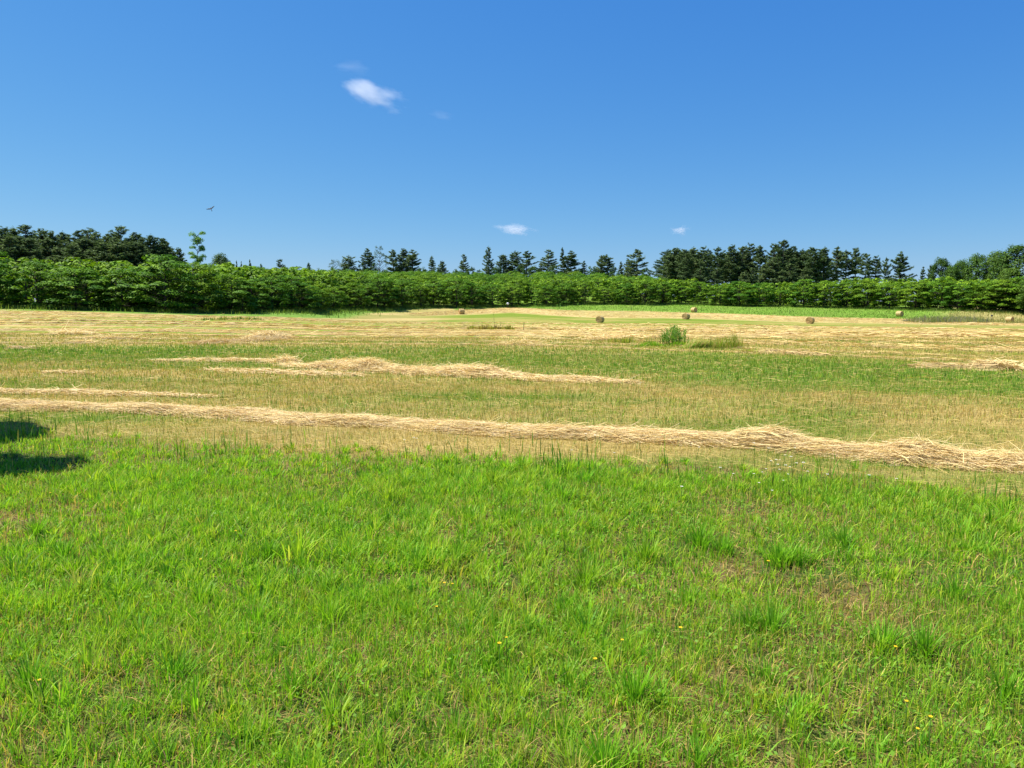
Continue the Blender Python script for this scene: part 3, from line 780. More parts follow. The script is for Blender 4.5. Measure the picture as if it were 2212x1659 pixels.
# filler brush at the feet of the pines
BUSH = [broad_tree(400 + i, 6, 3.2, .3, 26, 50, .6, (np.array([.06, .12, .02]), np.array([.04, .09, .018]), L_DK * .7), .5) for i in range(3)]
for c, r in ((330, 266), (344, 265), (360, 263), (372, 262), (422, 266), (436, 267), (471, 267), (480, 269), (497, 265), (520, 265), (533, 264), (555, 266), (578, 267), (592, 266), (615, 266), (646, 267), (226, 260), (245, 264), (262, 264), (295, 266), (320, 267), (455, 268)):
    Y = 352 if c > 320 else 290
    by_top('shrub', BUSH[c % 3], c, r + 1, Y, 'low leafy tree filling the gap at the feet of the pines', 'low trees at the feet of the pines', R.uniform(11, 17), 6.4, 6.0)

# right stand: tall pines with bare trunks below
tops = [(672, 249), (677, 248.5), (684, 250), (692, 247), (704, 248), (718, 247.5), (732, 245), (742, 247), (751, 244.5), (762, 246), (774, 244.5), (783, 240.8), (794, 247), (803, 250), (812, 248), (824, 246.5), (836, 248), (847, 251), (857, 248.4), (867, 254), (876, 257)]
for j, (c, r) in enumerate(tops):
    lab = 'tall dark pine in the dense stand right of centre'
    g = 'pines of the dense right stand'
    if abs(c - 783) < 1: lab = 'tallest pine of the right stand, its ragged top above the rest'
    by_top('pine_tree', (PR[j % 4] if j % 3 else PD[j % 4]) if c < 840 else PR[j % 4], c, r, 292 + R.uniform(-4, 8), lab, None if 'tallest' in lab else g, R.uniform(17, 22) if c < 850 else 15)
for j in range(26):
    c = R.uniform(668, 862); r = R.uniform(249, 256)
    by_top('pine_tree', (PR if j % 2 else PD)[j % 4], c, r, 312 + R.uniform(-8, 16), 'pine deep in the right stand, mostly behind others', 'inner pines of the right stand', R.uniform(16, 22))
for j, (c, r, w) in enumerate(((700, 262, 15), (716, 268, 13), (773, 258, 20), (764, 266, 16), (790, 264, 20), (806, 268, 17), (745, 271, 13), (685, 266, 16), (752, 268, 12))):
    by_top('pine_tree', PW[j % 4], c, r, 272, 'young pale pine branched to the ground at the front of the right stand', 'young pines at the front of the right stand', w)
# left wood
g = 'pines of the dark wood at far left'
ltops = [(-25, 226), (-12, 228), (2, 227), (13, 226.5), (24, 225.3), (38, 229.5), (50, 231.5), (63, 231.5), (74, 232), (84, 228.5), (96, 233.5), (109, 233), (122, 226.8), (131, 233), (141, 238), (150, 234.5), (159, 239), (168, 241.8), (179, 248)]
for j, (c, r) in enumerate(ltops):
    lab = {122: 'spire-topped pine, highest near the right end of the left wood', 84: 'pine with a pale feathery tip above the middle of the left wood', 179: 'last low pine at the right end of the left wood', 24: 'pine with a tufted tip at the left end of the left wood'}.get(c, 'dark pine with merging crown in the left wood')
    by_top('pine_tree', PW[j % 4] if c in (122, 84, 24) else PD[j % 4], c, r, 190 + R.uniform(-5, 8), lab, g if 'merging' in lab else None, R.uniform(26, 34) if c < 165 else 18)
for j in range(58):
    c = R.uniform(-30, 172); r = np.interp(c, [0, 120, 172], [233, 237, 248]) + R.uniform(0, 15)
    by_top('pine_tree', PD[j % 4], c, r, R.uniform(176, 186) if j % 2 else R.uniform(200, 222), 'pine in the body of the dark left wood', 'inner pines of the left wood', R.uniform(24, 34))
# other single broadleaf trees
LONE = broad_tree(501, 18, 3.0, 3.0, 40, 120, .35, (np.array([.24, .39, .025]), np.array([.16, .30, .022]), L_MID), .50, 0, (1.5, 2.3), 'lone')
by_top('broadleaf_tree', LONE, 197, 231.5, 170, 'lone tall narrow tree with tiered pale green foliage at left', None, 15, 5.4, 18.0)
OAKD = [broad_tree(520 + i, 14, 5.5, 3.2, 66, 130, .55, (np.array([.085, .145, .020]), np.array([.058, .105, .018]), L_DK * .8), .62, .0, (1.0, 1.7), 'oak') for i in range(3)]
OAKO = [broad_tree(540 + i, 14, 5.0, 4.5, 34, 60, .5, (np.array([.07, .10, .03]), np.array([.05, .08, .022]), L_DK), .5, .35, (.7, 1.1), 'oak') for i in range(2)]
by_top('broadleaf_tree', OAKD[0], 221, 255, 215, 'spreading dark bush-like tree right of the lone tall tree', None, 20, 10, 14.)
by_top('broadleaf_tree', OAKO[0], 335, 258, 350, 'sparse see-through leafy tree left of a spiky pine', None, 13, 9, 14.)
by_top('broadleaf_tree', OAKO[1], 379.5, 246, 358, 'tall open-crowned tree with branches showing against the sky', None, 16, 9, 14.)
by_top('broadleaf_tree', BUSH[1], 471, 267.2, 352, 'small rounded green tree right of the narrow lone pine', None, 10, 6.4, 6.)
OAKG = [broad_tree(560 + i, 14, 5.6, 1.5, 84, 130, .55, (np.array([.095, .180, .020]), np.array([.062, .125, .018]), L_DK), .62, .0, (1.0, 1.7), 'oak') for i in range(3)]
for (c, r, w, m, Y, lab) in ((942, 257.3, 17, OAKD[1], 262, 'dark upright broad tree right of the two small pines'), (953, 266, 18, OAKG[2], 258, 'low green tree left of the round-crowned group'),
    (962, 260, 17, OAKG[1], 262, 'round-topped green tree, first of the group at right'), (978, 255, 23, OAKG[0], 258, 'wide round-crowned green tree in the middle of the right group'),
    (997, 252, 24, OAKG[2], 255, 'tall round-crowned tree left of the biggest one at the edge'), (1020, 246.5, 42, OAKD[2], 212, 'biggest broad tree at the right edge of the picture'),
    (1012, 268, 24, OAKG[1], 207, 'lower dark green tree in front of the biggest tree at the right edge'), (1040, 272, 30, OAKG[0], 193, 'tree cut off by the right edge, nearest in the tree line'), (1062, 250, 40, OAKD[0], 215, 'large tree beyond the right edge')):
    by_top('broadleaf_tree', m, c, r, Y, lab, None, w, 10.5, 14.)
for (c, Y) in ((258, 139), (285, 146)):
    pass
# small saplings in front of the plantation
for (c, r, b, lab) in ((263, 293, 312, 'small tree standing out in front of the plantation, left one of a pair'), (243, 291, 313, 'young leafy tree at the foot of the plantation edge, where the tall grass begins'), (310, 296, 310, 'small tree standing out in front of the plantation, right one of a pair')):
    q = ground_at(c, b); p = at_depth(c, r, q[1]); H = p[2] - q[2]
    put('broadleaf_tree', WAL[int(c) % 7], q[0], q[1], lab, 'tree', None, H / 8.0 * 1.05, H / 8.0)

# a tree standing outside the left edge, whose shade falls on the grass
el, az = rad(61), rad(-76)
SUN = np.array([math.sin(az) * math.cos(el), math.cos(az) * math.cos(el), math.sin(el)])
def shade_tree():
    r = np.random.default_rng(77); tm = MB(); cm = MB()
    O = np.array([-13.2, 10.2, 0.]); O[2] = float(gz(O[0], O[1]))
    tube(tm, [(0, 0, -.3), (.05, 0, 1.5), (.1, .05, 3.5), (.1, 0, 6.5)], [.22, .17, .12, .04], 10, (.16, .13, .10))
    lobes = []
    def from_shadow(p, h, ra, fl):
        q = gv(*p); g = np.array([q[0], q[1], q[2]]); c = g + SUN * (h / SUN[2]); lobes.append((c - O, ra, fl, 560))
    for (px, py, h, ra) in ((-80, 930, 4.4, .9), (-25, 924, 4.3, .62), (28, 934, 4.6, .48), (0, 950, 4.4, .46), (60, 945, 5.0, .22), (-120, 1012, 3.4, .8), (-40, 1022, 3.6, .6), (20, 1018, 3.9, .56), (70, 1014, 4.4, .52)):
        from_shadow((px, py), h, ra, .25)
    for i in range(26):
        a = r.uniform(0, 6.28); rr = r.uniform(.3, 1) * 2.2
        lobes.append((np.array([rr * math.cos(a) - .8, rr * math.sin(a) + .3, r.uniform(3.2, 7.6)]), r.uniform(.7, 1.1), .5, 130))
    for c, ra, fl, n in lobes:
        b = np.array([.1, 0, max(1.5, c[2] - 1.3)])
        tube(tm, [b, (b + c) / 2 + np.array([0, 0, .2]), c], [.06, .035, .012], 5, (.15, .12, .1), cap=False)
        u = r.normal(0, 1, (n, 3)); u /= np.linalg.norm(u, axis=1)[:, None]; u *= (r.uniform(0, 1, n) ** .45)[:, None]
        P = c + u * np.array([ra, ra, ra * fl * 1.2])
        col = (L_MID * r.uniform(.6, 1.4, n)[:, None])
        leaf_quads(cm, P, r.normal(0, .5, (n, 3)) + np.array([0, 0, 1.]), r.uniform(.14, .26, n), r.uniform(.08, .14, n), r.uniform(0, 6.28, n), col)
    t = thing('broadleaf_tree', O, 'leafy tree just outside the left edge, casting the dark shade on the grass', 'tree')
    link('trunk', tm.mesh('trunk', M_bark, True), t); link('crown', cm.mesh('crown', M_leaf), t)
shade_tree()

# ------------------------------------------------------------------ rough grass along the plantation and on the strip
mb = MB()
n = 36000
i = R.integers(0, len(epr), n); off = -np.abs(R.normal(0, 1, n)) * np.interp(512 + 766 * epr[i, 0] / epr[i, 1], [0, 180, 250, 330, 420, 600, 900, 1024], [4, 4, 4.5, 4.5, 2.5, 2.5, 3, 4]) + 1.5
x = epr[i, 0] + en[i, 0] * off + R.normal(0, .5, n); y = epr[i, 1] + en[i, 1] * off + R.normal(0, .5, n)
c = np.where((R.uniform(0, 1, n) < .55)[:, None], np.array([.13, .21, .035]), np.array([.19, .25, .055])) * R.uniform(.6, 1.3, n)[:, None]
blades(mb, P3(x, y), R.uniform(.3, .95, n), R.uniform(.07, .16, n), R.uniform(0, 6.28, n), np.abs(R.normal(.2, .2, n)), c, full=False)
n = 42000
x = R.uniform(-12, 128, n); K = R.uniform(228, 345, n); y = K - .95 * np.maximum(x, 0)
colx = 512 + 766 * x / y; ey = np.interp(colx, [e[0] for e in edge], [e[1] for e in edge])
k = (y < ey) & (x > -6 + R.normal(0, 2, n)) & (K > K_high(x, y) + R.normal(0, 2, n)) & (colx < 950 + R.normal(0, 12, n)); x, y = x[k], y[k]; n = len(x)
c = np.where((R.uniform(0, 1, n) < .85)[:, None], CROP, np.array([.26, .26, .07])) * R.uniform(.75, 1.25, n)[:, None]
blades(mb, P3(x, y), R.uniform(.25, .6, n), R.uniform(.08, .16, n), R.uniform(0, 6.28, n), np.abs(R.normal(.3, .2, n)), c, full=False)
# pale dry grass at far right
n = 7000; col_ = R.uniform(945, 1060, n); Y = R.uniform(150, 200, n); x = (col_ - 512) / 766 * Y
k = (Kf(x, Y) > 272) & (Y < np.interp(col_, [e[0] for e in edge], [e[1] for e in edge]))
x, Y = x[k], Y[k]; n = len(x)
c = np.where((R.uniform(0, 1, n) < .6)[:, None], np.array([.36, .30, .11]), np.array([.17, .21, .06])) * R.uniform(.7, 1.2, n)[:, None]
blades(mb, P3(x, Y), R.uniform(.4, 1.0, n), R.uniform(.05, .11, n), R.uniform(0, 6.28, n), np.abs(R.normal(.3, .2, n)), c, full=False)
tag(link('tall_grass', mb.mesh('tall_grass', M_grass)), 'long unmown grass along the foot of the plantation', 'grass', kind='stuff')

def grass_patch(c0, c1, brow, hpx, n, cols, label, dens_w=.03, name='grass_patch', lean=.2, yaw=None, depth=1.0, cat='grass', rag=.35):
    q0 = ground_at(c0, brow); q1 = ground_at(c1, brow); Y = (q0[1] + q1[1]) / 2; H = hpx * Y / F
    t = R.uniform(0, 1, n); x = q0[0] + (q1[0] - q0[0]) * t + R.normal(0, .1, n); y = q0[1] + (q1[1] - q0[1]) * t + R.uniform(0, depth, n)
    hh = H * (1 - rag * R.uniform(0, 1, n)) * (.35 + 1.1 * fbm(x * 1.6, y * .8, 3, 2)) * np.minimum(1, np.minimum(t, 1 - t) * 8 + .35)
    cc = np.array(cols)[R.integers(0, len(cols), n)] * R.uniform(.7, 1.25, n)[:, None]
    m = MB(); yw = R.uniform(0, 6.28, n) if yaw is None else R.normal(yaw, .35, n)
    blades(m, P3(x, y), hh, dens_w * R.uniform(.5, 1.3, n), yw, np.abs(R.normal(lean, .15, n)), cc)
    return tag(link(name, m.mesh(name, M_grass)), label, cat)
grass_patch(688, 724, 348.5, 15, 1300, [YGREEN * .85, GREEN * .8, STRAW * .8, TAN], 'patch of long grass combed over to the right, right of the tall weeds', .017, lean=.7, yaw=.2, rag=.75)
grass_patch(710, 744, 349, 20, 800, [YGREEN * .85, STRAW * .9, TAN, GREEN * .7], 'upright pale seeding grass at the right end of the weedy island', .014, lean=.15, rag=.8)
grass_patch(610, 636, 344.5, 9, 420, [STRAW * .8, YGREEN * .8], 'faint tan grass tuft left of the tall weeds', .02, lean=.2)
grass_patch(640, 700, 347, 6, 900, [GREEN, YGREEN * .8], 'short green grass at the base of the tall weeds', .02, lean=.3)
grass_patch(735, 800, 352, 6, 500, [STRAW * .8, YGREEN * .7, TAN], 'thin straggling tail of dry grass at the right of the weedy island', .02, lean=.5)
grass_patch(198, 246, 320.5, 5, 900, [VERGE, VERGE * 1.4, TAN], 'dark green patch of rank grass at the left edge of the far field', .06, depth=7, rag=.8)
grass_patch(921, 995, 323, 7.5, 2600, [np.array([.20, .27, .08]), np.array([.30, .31, .11]), np.array([.26, .22, .22])], 'bed of tall grass with purplish seed heads at far right', .07, depth=8)
grass_patch(466, 515, 329.5, 5.0, 1100, [YGREEN * .7, TAN, STRAW * .7, BROWN], 'rough unmown tufts around the tall dry stalk', .06, depth=2.5, rag=.85)

# tall weeds: upright stems with leaves
def weed(x, y, H, nl, col, label, group, seed, leafl=.13, name='weed', bare=.3):
    r = np.random.default_rng(seed); sm = MB(); lm = MB()
    ln = r.normal(0, .06, 2)
    tube(sm, [(0, 0, -.05), (ln[0] * .5 * H, ln[1] * .5 * H, H * .5), (ln[0] * H, ln[1] * H, H)], [.011, .009, .005], 5, col * .8)
    z = H * r.uniform(bare, 1, nl); a = r.uniform(0, 6.28, nl)
    P = np.stack([ln[0] * z + np.cos(a) * leafl * .5, ln[1] * z + np.sin(a) * leafl * .5, z], 1)
    leaf_quads(lm, P, np.stack([np.cos(a) * -.9, np.sin(a) * -.9, r.uniform(.5, 1.1, nl)], 1), leafl * r.uniform(.7, 1.3, nl), leafl * .27 * r.uniform(.7, 1.3, nl), a, col * r.uniform(.7, 1.3, nl)[:, None])
    t = thing(name, (x, y, float(gz(x, y))), label, 'weed', group)
    link('stem', sm.mesh('stem', M_grass), t); link('foliage', lm.mesh('foliage', M_grass), t)
WG = np.array([.125, .235, .032]); WD = np.array([.28, .28, .08])
for i in range(58):
    c = float(R.normal(673, 8.5) if i < 38 else R.uniform(643, 693)); q = ground_at(np.clip(c, 643, 693), 346 + R.uniform(-2.2, .6))
    dense = 662 < c < 688
    H = (.34 + .66 * math.exp(-((c - 674) / 17.) ** 2)) * R.uniform(.5, 1.12)
    weed(q[0], q[1], H, 24 if dense else 13, WG if dense else WD, 'tall leafy green weed in the thick middle of the weed clump' if dense else 'thinner yellowish weed at the fringe of the weed clump', 'weeds in the thick of the clump' if dense else 'weeds at the fringe of the clump', 900 + i, .15 if dense else .11)
for (c, H, lab) in ((495, 1.75, 'tall dry branching weed stalk standing alone in the hay'), (482, .8, 'short dry weed stalk left of the tall dry stalk'), (500.5, .8, 'short weed right of the tall dry stalk')):
    q = ground_at(c, 329.0); weed(q[0], q[1], H, 46 if H > 1 else 22, np.array([.22, .22, .08]), lab, None, int(c), .14, 'weed', .25)
for i, c in enumerate((535, 541, 557, 560, 578)):
    q = ground_at(c, 308.5 + .4 * (i % 2)); weed(q[0], q[1], R.uniform(1.2, 1.7), 30, np.array([.12, .25, .04]), 'leafy weed at the near left end of the bright green strip', 'weeds at the end of the green strip', 970 + i, .4, 'weed', .1)

# ------------------------------------------------------------------ round bales
def bale_meshes(seed):
    r = np.random.default_rng(seed); D, Lb = 1.42, 1.25
    m = 56; k = 15; V = []; C = []
    for i in range(k):
        f = i / (k - 1) - .5; xx = f * Lb
        edge_ = 1 - .045 * (abs(f) * 2) ** 8
        for j in range(m):
            a = 2 * math.pi * j / m; rr = D / 2 * edge_ * (1 + .012 * r.normal() + .012 * math.sin(3 * a + seed) + (.012 if i % 3 == 0 else 0))
            zz = rr * math.sin(a)
            if zz < -D * .47: zz = -D * .47
            V.append((xx, rr * math.cos(a), zz + D * .47)); C.append(HAYD * 1.05 * r.uniform(.7, 1.2) if i % 3 else HAY * r.uniform(.75, 1.0))
    q = [(i * m + j, i * m + (j + 1) % m, (i + 1) * m + (j + 1) % m, (i + 1) * m + j) for i in range(k - 1) for j in range(m)]
    b = MB(); b.add(V, q, None, np.array(C))
    n = 700; a = r.uniform(0, 6.28, n); xx = r.uniform(-.5, .5, n) * Lb
    P = np.stack([xx, D / 2 * np.cos(a) * 1.01, np.maximum(D / 2 * np.sin(a) * 1.01, -D * .46) + D * .47], 1)
    strands(b, P, r.uniform(.1, .3, n), .02 * r.uniform(.6, 1.3, n), r.uniform(0, 6.28, n), r.normal(0, .4, n), HAY * r.uniform(.5, 1.1, n)[:, None], .2)
    body = b.mesh('body', M_hay)
    e = MB(); turns = 7; nr = 40; V = []; C = []
    for i in range(nr + 1):
        rr = D / 2 * .965 * i / nr
        for j in range(m):
            a = 2 * math.pi * j / m; ph = (i / nr * turns + j / m) % 1
            dpt = .035 * math.sin(ph * 2 * math.pi) + r.normal(0, .008) - (.06 if i < 4 else 0)
            zz = rr * math.sin(a); zz = max(zz, -D * .465)
            V.append((Lb / 2 + .012 + dpt * .6, rr * math.cos(a), zz + D * .47)); C.append((HAYD * np.array([1.1, .95, 1.0]) if ph < .45 else HAY * np.array([.95, .84, .75])) * r.uniform(.7, 1.2) * (.55 if i < 4 else 1))
    q = [(i * m + j, i * m + (j + 1) % m, (i + 1) * m + (j + 1) % m, (i + 1) * m + j) for i in range(nr) for j in range(m)]
    e.add(V, q, None, np.array(C)); end = e.mesh('end_face', M_hay)
    return body, end
BALE = bale_meshes(5)
bales = [ # col, base row, depth, heading of the flat end, label
 (461.5, 314.5, 196, rad(200), 'hay bale lying side-on, leftmost and far back against the pale strip'),
 (600, 322.6, 158, rad(-122), 'hay bale facing the camera alone in the green strip at centre'),
 (686, 319, 174, rad(-132), 'hay bale above the tall weeds, in front of a paler bale'),
 (694, 313.2, 216, rad(-60), 'small pale bale half sunk in grass behind another bale'),
 (810, 323.9, 154, rad(-130), 'round hay bale with a dark centre, alone right of the weeds'),
 (899.5, 317.3, 195, rad(-60), 'pale hay bale at the edge of the bright green grass at right'),
 (1009.5, 323.2, 178, rad(-60), 'hay bale at the right edge half hidden by dry grass')]
for c, r, Y, hd, lab in bales:
    p = at_depth(c, r, Y)
    t = thing('hay_bale', (p[0], Y, float(gz(p[0], Y)) - .03), lab, 'hay bale', 'round hay bales in the far field', hd)
    link('body', BALE[0], t); link('end_face', BALE[1], t); o = link('end_face', BALE[1], t); o.rotation_euler = (0, 0, math.pi)

# ------------------------------------------------------------------ stakes, sign, post
def stake(c, base, top, label, rds, colr, cap=None, depth=None, name='fence_stake'):
    q = ground_at(c, base) if depth is None else np.array(list(at_depth(c, base, depth)[:2]) + [0.]); q[2] = float(gz(q[0], q[1]))
    H = at_depth(c, top, q[1])[2] - q[2]
    m = MB(); tube(m, [(0, 0, -.2), (.01, 0, H * .5), (0.03 * H, 0, H - .02), (0.03 * H, 0, H)], [rds, rds, rds * .9, rds * .6], 8, colr)
    t = thing(name, q, label, 'post'); link('shaft', m.mesh('shaft', M_wood, True), t)
    if cap: link(cap[0], cap[1](H), t)
    return t
stake(523.7, 330, 322.3, 'short wooden stake in the hay right of the tall dry stalk', .035, (.16, .15, .07))
stake(631.6, 310.8, 305.3, 'thin dark fence stake in the bright green strip at centre', .05, (.07, .08, .07))
stake(789.8, 314.4, 309.6, 'dark stake at the near edge of the green strip, right of centre', .05, (.06, .06, .05))
def bluebox(H):
    m = MB(); w, d, h = .16, .16, .30
    V = [(sx * w, sy * d, H - .1 + z) for z in (0, h) for sx, sy in ((-1, -1), (1, -1), (1, 1), (-1, 1))] + [(0, -d * 1.2, H + h * .85), (0, d * 1.2, H + h * .85)]
    m.add(V, [(0, 1, 5, 4), (1, 2, 6, 5), (2, 3, 7, 6), (3, 0, 4, 7), (3, 2, 1, 0), (5, 6, 9, 8), (7, 4, 8, 9)], [(4, 5, 8), (6, 7, 9)], (.03, .035, .05))
    return m.mesh('nest_box', M_wood)
stake(991.5, 322.3, 316.0, 'dark post with a small box on top in the tall grass at right', .06, (.10, .09, .07), ('nest_box', bluebox), 178)
def disc(H):
    m = MB(); n = 20; V = []; 
    for yy in (-.05, .03):
        V += [(.36 * math.cos(a), yy, H + .15 + .36 * math.sin(a)) for a in np.arange(n) * 2 * math.pi / n]
    V += [(0, -.05, H + .15), (0, .03, H + .15)]
    m.add(V, [(j, (j + 1) % n, n + (j + 1) % n, n + j) for j in range(n)], [(2 * n, (j + 1) % n, j) for j in range(n)] + [(2 * n + 1, n + j, n + (j + 1) % n) for j in range(n)], (.72, .74, .78))
    return m.mesh('disc', M_paint)
stake(507.8, 306.8, 304.2, 'small round white marker on a dark post at the plantation edge', .10, (.03, .03, .04), ('disc', disc), name='marker_post', depth=230)

# ------------------------------------------------------------------ wild flowers
def flower(x, y, H, r_, petal, centre, npet, label, group, seed):
    r = np.random.default_rng(seed); sm = MB(); hm = MB()
    a = r.uniform(0, 6.28); tip = np.array([math.cos(a) * .12 * H, math.sin(a) * .12 * H, H])
    tube(sm, [(0, 0, -.02), tip * np.array([.3, .3, .5]), tip], [.0022, .002, .0015], 5, (.09, .18, .03))
    an = np.arange(npet) * 2 * math.pi / npet; c = tip + np.array([0, 0, .002])
    P = c + np.stack([np.cos(an) * r_ * .55, np.sin(an) * r_ * .55, np.full(npet, .001)], 1)
    nr_ = np.stack([-np.cos(an) * .35, -np.sin(an) * .35 - .25, np.ones(npet)], 1)
    leaf_quads(hm, P, nr_, np.full(npet, r_ * 1.1), np.full(npet, r_ * .62), an, np.tile(petal, (npet, 1)))
    hm2 = MB(); tube(hm2, [c + [0, 0, -.001], c + [0, 0, r_ * .22], c + [0, 0, r_ * .32]], [r_ * .34, r_ * .30, r_ * .1], 9, centre)
    t = thing('wildflower', (x, y, float(gz(x, y))), label, 'flower', group)
    link('stem', sm.mesh('stem', M_grass), t); link('petals', hm.mesh('petals', M_petal), t); link('flower_centre', hm2.mesh('flower_centre', M_petal), t)
WH = np.array([.78, .78, .74]); YE = np.array([.80, .58, .02])
wf = [(x, y) for x, y in zip(R.normal(1685, 34, 20), R.normal(1052, 20, 20))] + [(1630, 995), (1655, 990), (1690, 1005), (1712, 1010), (1330, 1005), (1290, 970), (1270, 962), (1560, 1030), (1590, 1062), (1880, 1072), (1930, 1072), (1230, 990), (890, 962), (905, 966), (1500, 1010), (1470, 1085), (880, 985), (945, 940), (1090, 940), (1125, 945)]
for i, (x, y) in enumerate(wf):
    q = gv(x, y + 22)
    big = 1600 < x < 1780
    flower(q[0], q[1], R.uniform(.17, .30), R.uniform(.008, .013), WH, YE * .8, 10, 'white daisy-like flower in the cluster at the right of the green grass' if big else 'white daisy-like flower scattered along the far edge of the green grass', 'white flowers in the right cluster' if big else 'white flowers along the grass edge', 1200 + i)
yf = [(955, 1287, 'yellow flower near the centre, left of a close pair'), (970, 1302, 'yellow flower near the centre, lower of a close pair'), (951, 1348, 'yellow flower just below the close trio at centre'), (115, 1073, 'yellow flower alone near the left edge'), (432, 1232, 'yellow flower left of centre in mid grass'), (643, 1018, 'yellow flower far back at left of centre'), (505, 1170, 'tiny yellow flower at left, between two others'), (1095, 1435, 'yellow flower low in the grass right of centre'), (1335, 1440, 'yellow flower at lower right of centre'), (1465, 1400, 'yellow flower at right, above the lower tufts'), (2005, 1632, 'yellow flower at the bottom right, lower of two'), (1975, 1625, 'yellow flower at the bottom right, left of its neighbour'), (1955, 1575, 'yellow flower near the bottom right, above two others'), (1290, 1470, 'small yellow flower beside the big tuft at lower centre'), (1080, 1455, 'small yellow flower in the thin grass at lower centre'), (1655, 1245, 'yellow flower in the right middle grass'), (1940, 1470, 'yellow flower toward the lower right edge'), (100, 1520, 'yellow flower near the lower left edge')]
for i, (x, y, lab) in enumerate(yf):
    q = gv(x, y + 26); flower(q[0], q[1], R.uniform(.12, .19), R.uniform(.006, .010), YE, np.array([.7, .42, .01]), 9, lab, 'yellow flowers in the green grass', 1300 + i)

# ------------------------------------------------------------------ bird
def bird():
    P = at_depth(211, 208.8, 230)
    m = MB()
    tube(m, [(0, .42, .0), (0, .34, .03), (0, .15, .03), (0, -.15, 0), (0, -.40, -.02), (0, -.62, -.03)], [.02, .055, .10, .105, .06, .03], 10, (.020, .016, .014))
    def wing(sg):
        st = [(0.05, .16, -.16, .02), (.35, .20, -.18, .09), (.62, .16, -.20, .20), (.88, .02, -.22, .30), (1.0, -.10, -.22, .34)]
        V = []
        for (x, le, te, z) in st:
            V += [(sg * x, le, z + .012), (sg * x, (le + te) / 2, z + .03), (sg * x, te, z), (sg * x, (le + te) / 2, z - .012)]
        q = [(4 * i + j, 4 * i + (j + 1) % 4, 4 * i + 4 + (j + 1) % 4, 4 * i + 4 + j) for i in range(4) for j in range(4)] + [(16, 17, 18, 19)]
        m.add(V, q, None, (.018, .015, .013))
        for k in range(5):      # separate flight feathers at the tip
            a = -.5 + k * .28; b = np.array([sg * .96, -.12 + .02 * k, .33]); e = b + np.array([sg * math.cos(a) * .22, math.sin(a) * .2 - .05, .06])
            tube(m, [b, (b + e) / 2, e], [.022, .02, .006], 4, (.015, .013, .012))
    wing(1); wing(-1)
    V = [(-.04, -.5, -.03), (.04, -.5, -.03), (.15, -.82, -.03), (-.15, -.82, -.03), (0, -.5, .0), (0, -.84, -.01)]
    m.add(V, [(0, 3, 2, 1)], [(0, 1, 4), (4, 1, 2), (4, 2, 5), (4, 5, 3), (4, 3, 0), (2, 3, 5)], (.02, .017, .015))
    o = link('bird', m.mesh('bird', M_feather)); o.location = P; o.scale = (1.05, 1.7, 1.3); o.rotation_euler = (rad(38), rad(-24), rad(15))
    tag(o, 'dark soaring bird with raised wings against the sky', 'bird')
bird()

# ------------------------------------------------------------------ clouds (small fair-weather puffs, real volumes)
def cloud_mat(name, dens, seed, sc, axis_gain=(1, 1, 1)):
    m, nt, out = newmat(name); L = nt.links.new
    tc = N(nt, 'ShaderNodeTexCoord')
    ln = N(nt, 'ShaderNodeVectorMath', operation='LENGTH'); L(tc.outputs['Object'], ln.inputs[0])
    nz = N(nt, 'ShaderNodeTexNoise', noise_dimensions='4D'); nz.inputs['Scale'].default_value = sc; nz.inputs['Detail'].default_value = 5; nz.inputs['W'].default_value = seed; nz.inputs['Roughness'].default_value = .6
    L(tc.outputs['Object'], nz.inputs['Vector'])
    a = N(nt, 'ShaderNodeMath', operation='MULTIPLY_ADD'); a.inputs[1].default_value = 1.9; a.inputs[2].default_value = -.42      # noise weight
    L(nz.outputs[0], a.inputs[0])
    s = N(nt, 'ShaderNodeMath', operation='SUBTRACT'); L(a.outputs[0], s.inputs[0]); L(ln.outputs['Value'], s.inputs[1])
    mr = N(nt, 'ShaderNodeMapRange'); mr.inputs['From Min'].default_value = -.05; mr.inputs['From Max'].default_value = .45
    mr.inputs['To Min'].default_value = 0; mr.inputs['To Max'].default_value = dens
    L(s.outputs[0], mr.inputs['Value'])
    v = N(nt, 'ShaderNodeVolumePrincipled'); v.inputs['Color'].default_value = (1, 1, 1, 1); v.inputs['Anisotropy'].default_value = .2
    L(mr.outputs[0], v.inputs['Density']); L(v.outputs[0], out.inputs['Volume']); return m
def cloud(col, row, w, h, tilt, dens, seed, label, D=3000., sc=1.6):
    import bmesh
    bm = bmesh.new(); bmesh.ops.create_icosphere(bm, subdivisions=3, radius=1.0)
    me = bpy.data.meshes.new('cloud'); bm.to_mesh(me); bm.free()
    p = at_depth(col, row, D); s = D / F
    o = link('cloud', me, None, p); o.scale = (w * s * .5, w * s * .3, h * s * .5); o.rotation_euler = (0, rad(tilt), 0)
    me.materials.append(cloud_mat('cloud_vapour', dens, seed, sc)); tag(o, label, 'cloud'); return o
cloud(372, 93, 104, 36, 20, .0085, 1.3, 'brightest small white cloud, high left of centre', sc=2.1)
cloud(352, 68, 60, 20, 4, .0016, 4.7, 'faint wisp of cloud above the brightest cloud')
cloud(440, 114, 44, 14, 10, .0018, 7.1, 'faint wisp of cloud right of the brightest cloud')
cloud(515, 229.5, 56, 17, 3, .013, 9.2, 'long low flat cloud just above the trees at centre')
cloud(680, 231, 30, 16, 0, .020, 12.6, 'small round puff of cloud low right of centre')

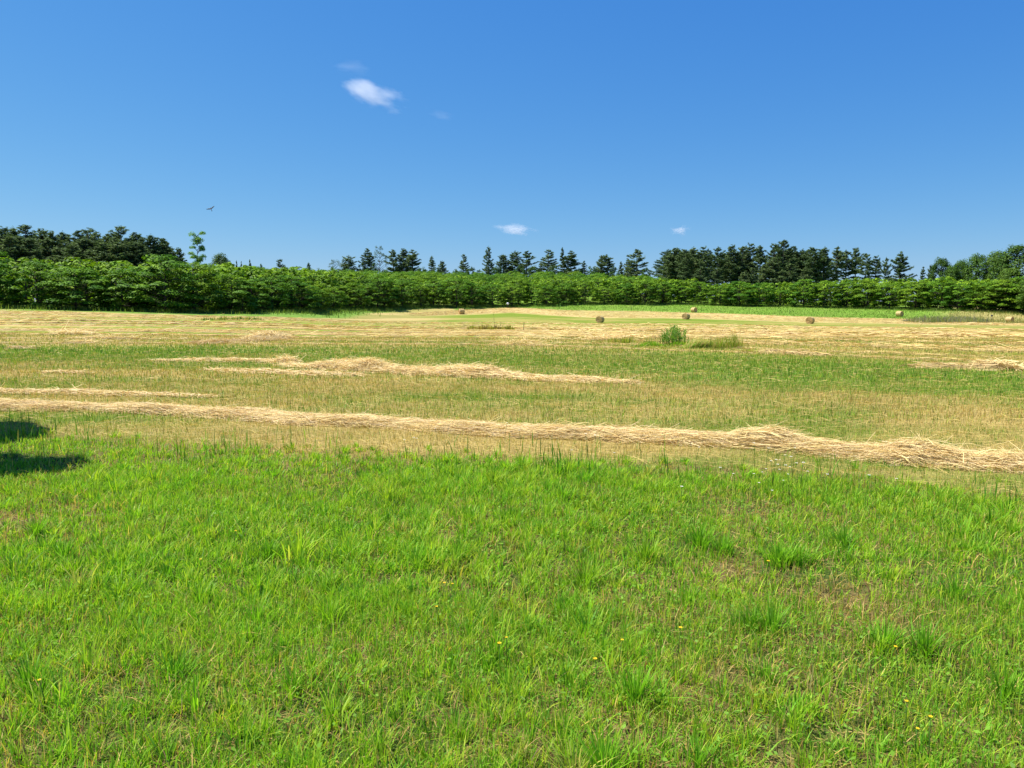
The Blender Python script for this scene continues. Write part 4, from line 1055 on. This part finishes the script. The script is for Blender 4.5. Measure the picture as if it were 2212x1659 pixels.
# ------------------------------------------------------------------ light, sky, camera
w = bpy.data.worlds.new('World'); scene.world = w; w.use_nodes = True
nt = w.node_tree; bg = nt.nodes['Background']
sky = nt.nodes.new('ShaderNodeTexSky'); sky.sky_type = 'NISHITA'; sky.sun_disc = False
sky.sun_elevation = el; sky.sun_rotation = az; sky.altitude = 200; sky.air_density = 1.0; sky.dust_density = .15; sky.ozone_density = 2.0
sep = nt.nodes.new('ShaderNodeSeparateColor'); com = nt.nodes.new('ShaderNodeCombineColor'); nt.links.new(sky.outputs[0], sep.inputs[0])
for ch, g_, k_ in ((0, 1.32, .246), (1, .82, .825), (2, .35, 2.88)):      # deep clear summer blue: response of each channel
    mn = nt.nodes.new('ShaderNodeMath'); mn.operation = 'MINIMUM'; mn.inputs[1].default_value = 9.0; nt.links.new(sep.outputs[ch], mn.inputs[0])
    pw = nt.nodes.new('ShaderNodeMath'); pw.operation = 'POWER'; pw.inputs[1].default_value = g_; nt.links.new(mn.outputs[0], pw.inputs[0])
    ml = nt.nodes.new('ShaderNodeMath'); ml.operation = 'MULTIPLY'; ml.inputs[1].default_value = k_ * .80; nt.links.new(pw.outputs[0], ml.inputs[0])
    nt.links.new(ml.outputs[0], com.inputs[ch])
nt.links.new(com.outputs[0], bg.inputs['Color']); bg.inputs['Strength'].default_value = .09
sl = bpy.data.lights.new('sun', 'SUN'); sl.energy = 4.8; sl.angle = rad(.53); sl.color = (1, .955, .88)
so = link('sun', sl); so.location = (0, 0, 60)
from mathutils import Vector
so.rotation_euler = Vector(SUN).to_track_quat('Z', 'Y').to_euler()
cam = bpy.data.cameras.new('camera'); co = link('camera', cam); cam.sensor_width = 36; cam.lens = 36 * F / 1024
co.location = (0, 0, CAMZ); co.rotation_euler = (math.pi / 2 - PITCH, 0, 0); cam.clip_end = 20000; cam.clip_start = .05
scene.camera = co
vs = scene.view_settings; vs.view_transform = 'Standard'; vs.look = 'None'; vs.exposure = 1.02; vs.gamma = 1
scene.render.engine = 'CYCLES'
scene.cycles.volume_bounces = 3; scene.cycles.transparent_max_bounces = 8; scene.cycles.max_bounces = 8
